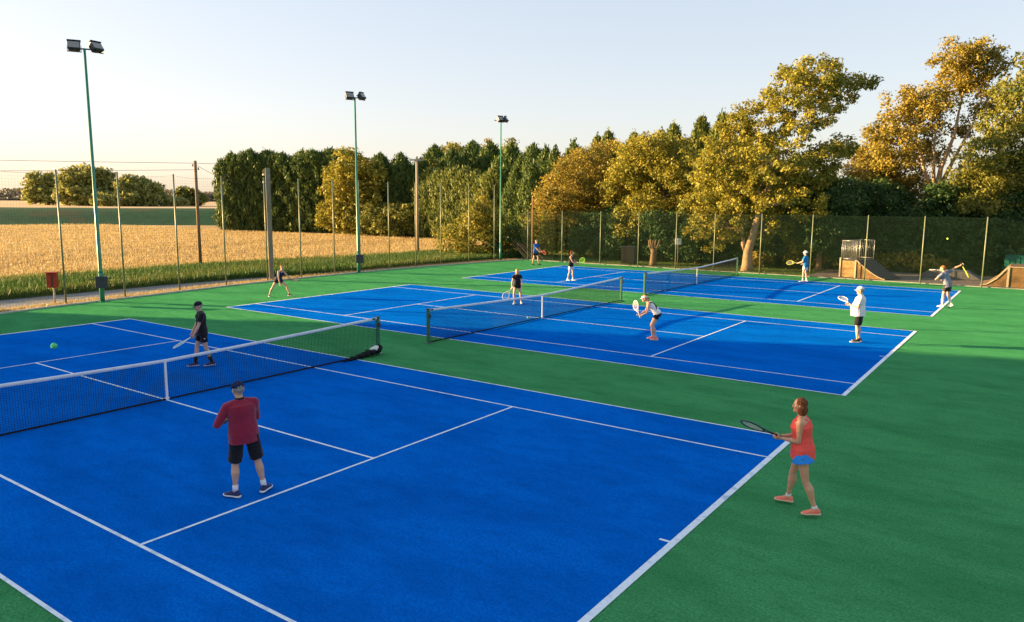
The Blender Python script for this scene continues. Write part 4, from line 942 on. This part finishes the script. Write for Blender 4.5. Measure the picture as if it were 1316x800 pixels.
        fyw = R(feet[i][3]); fd = Vector((math.cos(fyw), math.sin(fyw), 0)); mb.capsule(c, c + fd * .11 * k - Z * .05 * k, .032 * k, .026 * k)
    # hands
    palms = []
    for i in (0, 1):
        d = (WR[i] - EL[i]).normalized(); gr = grip[i]; r = Vector(gr).normalized() if gr else None
        if r is not None: d = (d - r * d.dot(r) * .55).normalized(); s = (r - d * r.dot(d)).normalized()
        else: s = (X - d * X.dot(d)); s = s.normalized() if s.length > .05 else Y
        n = s.cross(d) if i == 1 else d.cross(s)
        pc = WR[i] + d * .052 * k
        mb.capsule(WR[i], pc, .024 * k * lm, .024 * k * lm); mb.ell(pc, s * .043 * k * lm, n * .017 * k, d * .05 * k)
        cu = curl[i] if gr else 22
        for j, (off, ln) in enumerate(((.032, .072), (.011, .080), (-.011, .075), (-.031, .060))):
            p = pc + d * .04 * k + s * off * k * lm; ang = cu * .5; rr = .0095 * k
            for sg in (.45, .32, .23):
                dd = (d * math.cos(R(ang)) + n * math.sin(R(ang))).normalized(); q = p + dd * ln * sg * k; mb.capsule(p, q, rr, rr * .92, 8); p = q; ang += cu * 1.1
        p = pc - d * .022 * k + s * .034 * k; d1 = (s * .75 + d * .45 + n * (.5 if gr else .25)).normalized(); q = p + d1 * .038 * k
        d2 = (d * .7 + n * (.8 if gr else .2) + s * .15).normalized(); mb.capsule(p, q, .013 * k, .011 * k, 8); mb.capsule(q, q + d2 * .032 * k, .0108 * k, .009 * k, 8)
        palms.append((pc + n * .032 * k, d, s, n))
    # head
    mb.ell(HC + hU * .022 * hk - hF * .008 * hk, hL * .077 * hk, hF * .096 * hk, hU * .098 * hk, 20, 12)
    mb.ell(HC + hF * .022 * hk - hU * .052 * hk, hL * .056 * hk, hF * .066 * hk, hU * .062 * hk, 16, 10)
    mb.ell(HC + hF * .074 * hk - hU * .092 * hk, hL * .024 * hk, hF * .02 * hk, hU * .02 * hk)
    mb.capsule(HC + hF * .088 * hk + hU * .012 * hk, HC + hF * .098 * hk - hU * .026 * hk, .009 * hk, .0145 * hk, 8)
    mb.ell(HC + hF * .082 * hk + hU * .028 * hk, hL * .045 * hk, hF * .012 * hk, hU * .010 * hk)
    for s in (1, -1):
        mb.ell(HC + hL * s * .078 * hk - hF * .008 * hk - hU * .005 * hk, hF * .019 * hk, hL * .011 * hk, hU * .031 * hk)
        mb.ell(HC + hL * s * .042 * hk + hF * .062 * hk - hU * .02 * hk, hL * .022 * hk, hF * .022 * hk, hU * .02 * hk)
    body = remesh(mb, 'body', M[skin], root, voxel, smooth=2)
    for s in (1, -1):
        ew = MB().ell(HC + hL * s * .031 * hk + hF * .083 * hk + hU * .008 * hk, hL * .013 * hk, hF * .009 * hk, hU * .0075 * hk).build('eye', M['eyew'], root, True)
        MB().ell(HC + hL * s * .031 * hk + hF * .0905 * hk + hU * .008 * hk, hL * .0055 * hk, hF * .0025 * hk, hU * .0058 * hk).build('iris', M['eye'], ew, True)
        MB().ell(HC + hL * s * .032 * hk + hF * .094 * hk + hU * .03 * hk, hL * .017 * hk, hF * .004 * hk, hU * .0035 * hk).build('eyebrow', M[hair], root, True)
    MB().ell(HC + hF * .089 * hk - hU * .057 * hk, hL * .023 * hk, hF * .005 * hk, hU * .0065 * hk).build('mouth', M['lip'], root, True)
    # ---- hair
    mb = MB()
    hc = HC + hU * .034 * hk - hF * .020 * hk
    if hairstyle != 'none':
        mb.ell(hc, hL * .084 * hk, hF * .098 * hk, hU * .096 * hk, 18, 10)
        if hairstyle == 'bob':
            for s in (1, -1): mb.ell(HC + hL * s * .068 * hk - hF * .03 * hk - hU * .05 * hk, hL * .030 * hk, hF * .058 * hk, hU * .095 * hk)
            mb.ell(HC - hF * .075 * hk - hU * .045 * hk, hL * .075 * hk, hF * .045 * hk, hU * .105 * hk)
            mb.ell(HC - hF * .065 * hk - hU * .11 * hk, hL * .062 * hk, hF * .035 * hk, hU * .05 * hk)
        if hairstyle == 'curly':
            for q in range(14):
                a = q * 2.4; mb.ell(HC + (hL * math.cos(a) * .075 - hF * (.02 + .07 * abs(math.sin(a)))) * hk + hU * (.08 - .012 * q) * hk, hL * .036 * hk, hF * .036 * hk, hU * .036 * hk)
        if hairstyle == 'pony':
            t0 = HC - hF * .105 * hk + hU * .045 * hk; t1 = t0 - hF * .05 * hk - Z * .07 * hk; t2 = t1 - Z * .10 * hk + Ft * .01
            mb.capsule(t0, t1, .022 * hk, .030 * hk); mb.capsule(t1, t2, .030 * hk, .012 * hk)
        if hairstyle == 'long':
            mb.ell(HC - hF * .06 * hk - hU * .06 * hk, hL * .078 * hk, hF * .045 * hk, hU * .12 * hk)
            for s in (1, -1): mb.ell(HC + hL * s * .07 * hk - hF * .02 * hk - hU * .06 * hk, hL * .025 * hk, hF * .04 * hk, hU * .1 * hk)
        remesh(mb, 'hair', M[hair], root, max(.006, voxel * .9), wrinkle=.007 if hairstyle != 'curly' else .014, wfreq=38, smooth=1)
    # ---- hat
    if hat:
        hm = MB(); c = HC + hU * .050 * hk - hF * .008 * hk; secs = []
        a_, b_, c_ = .091 * hk, .108 * hk, .088 * hk
        for q in (0, 15, 35, 55, 75, 87): secs.append((c + hU * c_ * math.sin(R(q)), hL * a_ * math.cos(R(q)), hF * b_ * math.cos(R(q))))
        if hat == 'visor': secs = [(c - hU * .012, hL * a_, hF * b_), (c + hU * .03, hL * a_ * .97, hF * b_ * .97)]
        hm.loft([(s_[0] - hU * .012 * (i == 0), s_[1], s_[2]) for i, s_ in enumerate(secs)], 22)
        if hat == 'bucket': hm.loft([(c + hU * .01, hL * a_, hF * b_), (c - hU * .02, hL * a_ * 1.4, hF * b_ * 1.35), (c - hU * .026, hL * a_ * 1.4, hF * b_ * 1.35), (c - hU * .01, hL * a_, hF * b_)], 22)
        h = hm.build('cap' if hat != 'bucket' else 'sun_hat', M[hatm], root, True); recalc(h)
        if hat in ('cap', 'visor'):
            bm_ = MB(); pc = c + hF * .085 * hk - hU * .012; P = []; n = 13
            for lay in (0, 1):
                for j in range(n):
                    a = R(-90 + 180 * j / (n - 1)); P.append(pc + hL * math.sin(a) * .074 * hk + hF * (math.cos(a) * .085) * hk - hU * (.018 * math.cos(a) + .014 * abs(math.sin(a)) - .006 * lay) * hk)
            bm_.add(P, [tuple(range(n)), tuple(range(2 * n - 1, n - 1, -1))] + [(j, n + j, n + (j + 1) % n, (j + 1) % n) for j in range(n)])
            recalc(bm_.build('brim', M[hatm], h))
    # ---- top
    cv = max(.0065, voxel * .95)
    mb = MB(); loose = .014 if fem else .022
    if top in ('tee', 'sweater'):
        mb.loft(clothed(loose, -.10, .54, 1.02), 26)
        if fem:
            for s in (1, -1): c = spine(.36) + Lt * s * .065 * k + Ft * .083 * k; mb.ell(c, Lt * .068 * k, Ft * .055 * k, Ut * .065 * k)
        for i in (0, 1):
            sd_ = 1 if i == 0 else -1; a, b, c = SH[i], EL[i], WR[i]
            mb.capsule(SC + Lt * sd_ * .04 * k - Ut * .012 * k, a, .068 * k * lm, .072 * k * lm)
            if top == 'sweater':
                mb.capsule(a, a.lerp(b, .5), .074 * k * lm, .068 * k * lm); mb.capsule(a.lerp(b, .5), b, .068 * k, .058 * k); mb.capsule(b, b.lerp(c, .88), .058 * k, .042 * k)
            else:
                e1 = a.lerp(b, .62 if not fem else .45); dd = (b - a).normalized(); rf = Vector((0, 0, 1)) if abs(dd.z) < .9 else X; u = (rf - dd * rf.dot(dd)).normalized(); v = dd.cross(u)
                mb.loft([(a - dd * .02, u * .05 * k, v * .05 * k), (a, u * .07 * k * lm, v * .07 * k * lm), (a.lerp(e1, .5), u * .072 * k * lm, v * .072 * k * lm), (e1, u * .07 * k * lm, v * .07 * k * lm)], 16)
    else:  # tank, vest
        mb.loft(clothed(.020, -.10 if top == 'tank' else .0, .38, 1.03), 26)
        for s in (1, -1):
            c = spine(.36) + Lt * s * .065 * k + Ft * .083 * k; mb.ell(c, Lt * .066 * k, Ft * .052 * k, Ut * .063 * k)
        sec = tors(.010, .38, .45)
        mb.loft([sec[0], (sec[1][0] , sec[1][1] * .68, sec[1][2] * 1.02)], 20)
        for s in (1, -1):
            pts = [spine(.40) + Lt * s * .085 * k + Ft * .10 * k, spine(.47) + Lt * s * .085 * k + Ft * .078 * k, spine(.52) + Lt * s * .08 * k + Ft * .01 * k, spine(.47) + Lt * s * .06 * k - Ft * .085 * k, spine(.38) + Lt * s * .03 * k - Ft * .108 * k]
            mb.tube(pts, .017 * k, 8)
    tp = remesh(mb, 'shirt' if top in ('tee', 'sweater') else 'tank_top', M[topm], root, cv, wrinkle=.008 if top in ('tee', 'sweater') else .006, wfreq=7.5, smooth=2, seed=pos[0])
    if top == 'sweater':
        cl = MB(); c = spine(.535); cl.loft([(c - Ut * .02, Lt * .078 * k, Ft * .076 * k), (c + Ut * .015, Lt * .068 * k, Ft * .068 * k), (c + Ut * .03, Lt * .062 * k, Ft * .062 * k)], 16); cl.build('collar', M['black'], root, True)
    if logo:
        c = spine(.36) + Lt * .085 * k + Ft * .146 * k; MB().ell(c, Lt * .028, Ft * .006, Ut * .022).build('chest_logo', M['label'], tp, True)
        c = HP[0].lerp(KN[0], .38) + Lh * .108 * k; MB().ell(c, Fh * .016, Lh * .006, Uh * .012).build('shorts_logo', M['label'], tp, True)
    if straps:
        st_ = MB()
        for s in (1, -1): st_.tube([spine(.46) + Lt * s * .10 * k - Ft * .07 * k, spine(.34) + Lt * s * .02 * k - Ft * .118 * k, spine(.2) - Lt * s * .09 * k - Ft * .100 * k, spine(.1) - Lt * s * .15 * k], .02, 8)
        st_.build('back_strap', M[straps], tp, True)
    # ---- bottom
    mb = MB(); full = {'shorts': .90, 'mid': .62, 'short': .36, 'skort': .34}[bottom]
    mb.loft(tors(.010, -.11, .05, .7), 22)
    for i in (0, 1):
        a, b = HP[i], KN[i]; dd = (b - a).normalized(); u = (Fh - dd * Fh.dot(dd)).normalized(); v = dd.cross(u)
        w0 = .098 * k * g ** .5; w1 = g ** .8 * (.092 if bottom == 'shorts' else .092 if bottom == 'mid' else .098 if bottom == 'short' else .128) * k
        e1 = a.lerp(b, full)
        mb.loft([(a - dd * .05, u * .085 * k, v * .08 * k), (a, u * w0 * 1.05, v * w0), (a.lerp(e1, .5), u * (w0 + w1) / 2, v * (w0 + w1) / 2), (e1, u * w1, v * w1)], 18)
    remesh(mb, 'shorts', M[botm], root, cv, wrinkle=.009, wfreq=12, smooth=2, seed=pos[1])
    # ---- feet
    for i in (0, 1):
        fyw = R(feet[i][3]); pt = feet[i][4] if len(feet[i]) > 4 else 0
        fd = Vector((math.cos(fyw), math.sin(fyw), 0)); sdv = Vector((-fd.y, fd.x, 0)); up = Z.copy()
        if pt: q = Matrix.Rotation(R(pt), 3, sdv); fd = q @ fd; up = q @ up
        A = AN[i]; base = A - up * .085 * k; fk = k * (.97 if fem else 1.03)
        mb = MB()
        secs = [(-.075, .020, .022, .050), (-.06, .034, .045, .052), (-.02, .040, .055, .060), (.03, .041, .045, .056), (.08, .046, .034, .045), (.13, .048, .026, .036), (.17, .040, .020, .030), (.195, .020, .012, .024)]
        mb.loft([(base + fd * x * fk + up * h * fk, sdv * w * fk, up * v * fk) for x, w, v, h in secs], 16)
        dA = (KN[i] - A).normalized(); mb.capsule(A - dA * .03 * k, A + dA * .005 * k, .042 * k, .041 * k)
        sh = remesh(mb, 'shoe', M[shoe], root, max(.006, voxel * .85), smooth=2)
        mb = MB(); mb.loft([(base + fd * x * fk + up * .017 * fk, sdv * (w + .006) * fk * q_, up * .017 * fk) for x, w, q_ in ((-.082, .022, 1), (-.062, .038, 1), (-.02, .043, 1), (.03, .040, 1), (.09, .049, 1), (.14, .050, 1), (.18, .040, 1), (.203, .02, 1))], 14)
        mb.build('sole', M[sole], sh, True)
        if voxel < .0085:
            ml = MB()
            for q_ in range(4): c_ = base + fd * (.035 + .026 * q_) * fk + up * (.098 - .015 * q_) * fk; ml.tube([c_ - sdv * .02 * fk - up * .008, c_ + up * .002, c_ + sdv * .02 * fk - up * .008], .0045, 6)
            ml.build('laces', M['whiteshoe'], sh, True)
        if sock:
            sm, sh_ = sock; a1 = A + dA * .0; a2 = A + dA * sh_ * k
            t = MB(); t.tube([a1, A.lerp(a2, .5), a2], [.040 * k, (.041 if sh_ < .15 else .05) * k, (.041 if sh_ < .15 else .060) * k], 14); t.build('sock', M[sm], root, True)
    root['_k'] = k; del root['_k']
    return root, palms

def racket(label, root, palm, r, nrm, framem='rframe', facem=None, gripoff=.09):
    """root: the player, palm: (point, ...) in the player's space, r: handle-to-head direction, nrm: face normal"""
    Mw = Matrix.Translation(root.location) @ root.rotation_euler.to_matrix().to_4x4()
    p = Mw @ palm[0]; q = Mw.to_3x3(); ax = (q @ Vector(r)).normalized(); nz = q @ Vector(nrm); nz = (nz - ax * nz.dot(ax)).normalized(); ay = nz.cross(ax)
    t = thing('tennis_racket', label, 'racket')
    t.matrix_world = Matrix(((ax.x, ay.x, nz.x, p.x), (ax.y, ay.y, nz.y, p.y), (ax.z, ay.z, nz.z, p.z), (0, 0, 0, 1)))
    o = -gripoff; cx = o + .515; ra, rbb = .170, .132
    pts = [(cx + ra * math.cos(a), rbb * math.sin(a), 0) for a in [2 * math.pi * i / 40 for i in range(41)]]
    mb = MB().tube(pts, .0115, 8, False)
    for s in (1, -1): mb.tube([(o + .20, s * .010, 0), (o + .28, s * .028, 0), (cx - ra * .78, s * rbb * .63, 0)], [.012, .0105, .0105], 8)
    mb.tube([(o + .17, 0, 0), (o + .21, 0, 0)], [.015, .014], 8)
    mb.build('frame', M[framem], t, True)
    mb = MB().tube([(o, 0, 0), (o + .012, 0, 0), (o + .015, 0, 0), (o + .175, 0, 0)], [.019, .0195, .0165, .0155], 10); mb.build('grip', M['rgrip'] if framem != 'rwhite' else M['rwhite'], t, True)
    mb = MB()
    for i in range(-7, 8):
        y = i * .0165; h = ra * math.sqrt(max(0, 1 - (y / rbb) ** 2)); mb.box((cx, y, 0), (2 * h, .0016, .0016))
    for i in range(-9, 10):
        x = i * .0172; h = rbb * math.sqrt(max(0, 1 - (x / ra) ** 2)); mb.box((cx + x, 0, .001), (.0016, 2 * h, .0016))
    mb.build('strings', M[facem or 'string'], t)
    return t

# 1 man in maroon, back to us
p, h = person('man seen from behind in maroon sweatshirt, black shorts and navy cap', (6.10, -2.24), 158, H=1.76, girth=1.14, belly=.02, lean=4, side=4, poff=(0, .06),
   feet=((.03, .21, 0, 38), (0, -.20, 0, -42)), hands=((.28, .30, 1.10), (.36, -.06, 1.06)), elbow=((-.5, .7, -.7), (-.5, -.7, -.7)),
   head=(12, 6), hair='hgrey', hat='cap', hatm='navy', top='sweater', topm='maroon', bottom='shorts', botm='black', sock=('white', .10), shoe='navyshoe', sole='whiteshoe', grip=((.7, -.6, .1), None), voxel=.0065)
racket('racket held across the body by the man in maroon, only its butt showing', p, h[0], (.72, -.62, .05), (.2, .3, .9), gripoff=.14)
# 2 man in black
p, h = person('man in black cap, tee and shorts walking left beyond the near net', (-2.40, 2.42), 246, H=1.76, lean=3, poff=(0, 0),
   feet=((-.20, .06, 0, 8), (.20, -.06, 0, -4)), hands=((.24, .16, .86), (.27, -.02, .84)), elbow=((-.9, .35, -.2), (-.9, -.35, -.2)), head=(8, 12),
   hair='hgrey', hat='cap', hatm='black', top='tee', topm='black', bottom='mid', botm='black', sock=('black', .17), shoe='navyshoe', sole='pinksole', grip=((.85, .25, -.45), (.85, .25, -.45)), voxel=.0075, logo=True)
racket('pale green racket held low by the man in black', p, h[0], (.86, .22, -.45), (.47, -.02, .84), 'rpale', 'rpale', gripoff=.12)
# 3 woman in coral
p, h = person('woman with brown bob in coral tank top, blue skort and coral shoes', (12.87, 2.06), 188, H=1.68, sex='f', girth=1.30, lean=6, pz=.925, poff=(.01, .0),
   feet=((-.24, .17, .0, 22, 0), (.20, -.20, 0, 0)), hands=((.29, .12, 1.10), (.33, .02, 1.10)), elbow=((-.8, .25, -.6), (-.8, -.3, -.6)), head=(4, 0),
   knee=((1, .05, 0), (1, -.1, 0)), skin='tan', hair='hbrown', hairstyle='bob', top='tank', topm='coral', bottom='skort', botm='azure', sock=('white', .045), shoe='coralshoe', sole='salmonsole', grip=((.9, -.1, .2), (.9, -.1, .2)), voxel=.006)
racket('dark racket held out by the woman in coral', p, h[1], (.93, -.10, .20), (-.30, -.55, .78), 'rframe', gripoff=.14)
# 4 running woman at the far left
p, h = person('woman in navy vest and black shorts lunging by the thick timber post', (-13.02, 12.92), 5, H=1.66, sex='f', pz=.78, lean=30, side=0, poff=(.0, .05),
   feet=((.33, .40, 0, 15), (-.30, -.28, 0, -30)), hands=((.55, .25, .88), (.30, -.15, .62)), elbow=((-.2, .8, -.5), (-.2, -.8, .1)), knee=((.8, .8, 0), (.6, -.9, 0)), head=(-25, 10),
   hair='hginger', hairstyle='pony', top='tank', topm='navy', bottom='short', shoe='blackshoe', sole='whiteshoe', grip=((.9, -.1, .05), None), voxel=.010)
racket('reddish racket held out by the lunging woman at the far left', p, h[0], (.95, .1, .0), (.0, -.5, .85), 'rred')
# 5 blonde woman in black, middle court
p, h = person('blonde woman all in black crouching ready beyond the middle net', (-3.0, 17.6), 300, H=1.66, sex='f', pz=.85, lean=24, 
   feet=((-.10, .17, 0, 12), (.16, -.12, 0, -8)), hands=((.36, .22, .75), (.40, -.26, .62)), elbow=((-.5, .8, -.2), (-.5, -.8, -.2)), head=(0, 4),
   hair='hblond', hairstyle='long', top='tee', topm='black', bottom='short', shoe='whiteshoe', grip=(None, (.35, -.55, -.7)), voxel=.009)
racket('pale racket pointing at the ground, held by the blonde woman in black', p, h[1], (.30, -.55, -.72), (.8, .2, .3), 'rwhite')
# 6 woman in white shorts
p, h = person('woman with auburn curls in black vest and white shorts on the far court', (-6.12, 27.18), 8, H=1.68, sex='f', girth=1.08, lean=5,
   feet=((.10, .10, 0, 5), (-.14, -.12, 0, 0)), hands=((.33, .12, 1.0), (.35, -.06, 1.0)), elbow=((-.7, .5, -.5), (-.7, -.5, -.5)), head=(-6, 4),
   hair='hred', hairstyle='curly', top='tank', topm='black', bottom='mid', botm='white', sock=('white', .08), shoe='whiteshoe', grip=(None, (.6, .2, .6)), voxel=.010)
racket('lime green racket held up by the woman in white shorts', p, h[1], (.62, -.1, .45), (.2, .9, .1), 'rlime', 'rlime')
# 7 man in blue, far corner
p, h = person('grey haired man in royal blue tee at the far corner by the rusty post', (-13.55, 34.78), 348, H=1.78, lean=7, pz=.91,
   feet=((.10, .20, 0, 10), (-.14, -.16, 0, -10)), hands=((.34, .14, .98), (.38, -.03, .94)), elbow=((-.7, .5, -.5), (-.7, -.5, -.5)), head=(0, 3),
   hair='hgrey', top='tee', topm='royal', bottom='mid', botm='black', shoe='blackshoe', sole='blackshoe', grip=(None, (.9, 0, -.1)), voxel=.010)
racket('reddish racket held level by the man in royal blue', p, h[1], (.93, .05, -.12), (.1, .9, .35), 'rred', 'rred')
# 8 bending woman
p, h = person('woman in white crossed back top and black shorts bending forward by the middle net', (5.36, 13.28), 203, H=1.66, sex='f', pz=.88, lean=48, hip_lean=.55, poff=(-.10, 0),
   feet=((-.08, .09, 0, 6), (.04, -.14, 0, -4)), hands=((.40, .10, .84), (.47, -.02, .84)), elbow=((-.3, .7, -.8), (-.3, -.7, -.8)), head=(0, 8),
   skin='skin', hair='hblond', hairstyle='pony', hat='visor', hatm='white', top='crop', topm='white', bottom='short', botm='black', shoe='coralshoe', sole='whiteshoe', grip=((.30, -.62, .62), (.30, -.62, .62)), voxel=.008, straps='black')
racket('pale racket held upright by the bending woman', p, h[1], (.30, -.62, .62), (.75, .62, .1), 'rwhite', 'rwhite', gripoff=.14)
# 9 man in white tee and cap
p, h = person('stout man in white cap, white tee and long black shorts on the middle court', (10.73, 16.84), 190, H=1.80, girth=1.18, belly=.13, lean=1,
   feet=((.02, .11, 0, 8), (-.03, -.11, 0, -6)), hands=((.28, .12, 1.14), (.30, -.02, 1.15)), elbow=((-.8, .5, -.6), (-.8, -.5, -.6)), head=(0, 4),
   hair='hgrey', hat='cap', hatm='white', top='tee', topm='white', bottom='shorts', botm='black', shoe='blackshoe', sole='whiteshoe', grip=(None, (.42, -.70, .25)), voxel=.008)
racket('pale racket held level in front of the stout man in white', p, h[1], (.42, -.70, .25), (-.15, .3, .85), 'rwhite', gripoff=.14)
# 10 man in teal blue tee and white hat
p, h = person('player in white hat, teal blue tee and white shorts on the far court', (4.42, 34.88), 176, H=1.76, lean=3,
   feet=((.08, .10, 0, 10), (-.06, -.12, 0, 0)), hands=((.36, .16, 1.05), (.20, -.2, 1.0)), elbow=((-.8, .4, -.5), (-.8, -.5, -.5)), head=(4, 3),
   hair='hgrey', hat='bucket', hatm='white', top='tee', topm='cyan', bottom='mid', botm='white', sock=('white', .12), shoe='whiteshoe', grip=((.9, .1, -.05), None), voxel=.010)
racket('yellow rimmed racket held out level by the player in the white hat', p, h[0], (.95, .15, -.02), (.0, .8, .5), 'ryel')
# 11 server
p, h = person('ginger haired server leaning with one arm bent high, grey top and charcoal shorts', (12.02, 27.75), 150, H=1.84, pz=.94, lean=20, side=10, hip_lean=.5, poff=(-.02, .0),
   feet=((.10, .07, 0, 5), (-.12, -.16, .06, -10, 25)), hands=((.26, .16, 1.10), (-.24, -.40, 1.74)), elbow=((.2, .9, -.3), (.1, -.1, 1.5)), head=(25, 4),
   hair='hginger', top='tee', topm='greyt', bottom='mid', botm='char', sock=('white', .26), shoe='whiteshoe', grip=(None, (-.6, -.5, -.6)), voxel=.009)
racket('yellow racket dropped behind the back of the server', p, h[1], (-.36, -.30, -.88), (-.50, -.58, .40), 'ryel', 'ryel')

# balls
def ball(label, loc, m='ball', r=.033):
    o = MB().ell(loc, (r, 0, 0), (0, r, 0), (0, 0, r), 24, 16).build('tennis_ball', M[m], None, True)
    sm_ = MB(); pts = []
    for i in range(49):
        t = 2 * math.pi * i / 48; q = Vector((math.cos(t) * 1.0, math.sin(t) * 1.0, .45 * math.cos(2 * t) * 1.3)).normalized() * (r * 1.0); pts.append(Vector(loc) + q)
    root = thing('tennis_ball', label, 'ball', loc, 0, 'tennis balls in play'); o.name = 'felt'; o.data.transform(Matrix.Translation(-Vector(loc))); o.parent = root
    sm_.tube([q_ - Vector(loc) for q_ in pts], r * .045, 5, False).build('seam', M['tape'], root)
ball('green ball in flight over the near court at the left', (5.95, -4.72, 2.63), 'ballg', .036)
ball('ball low beside the middle net, below the blonde woman', (-.30, 14.45, .044))
ball('yellow ball tossed high above the server', (11.9, 27.54, 2.93), 'ball', .040)
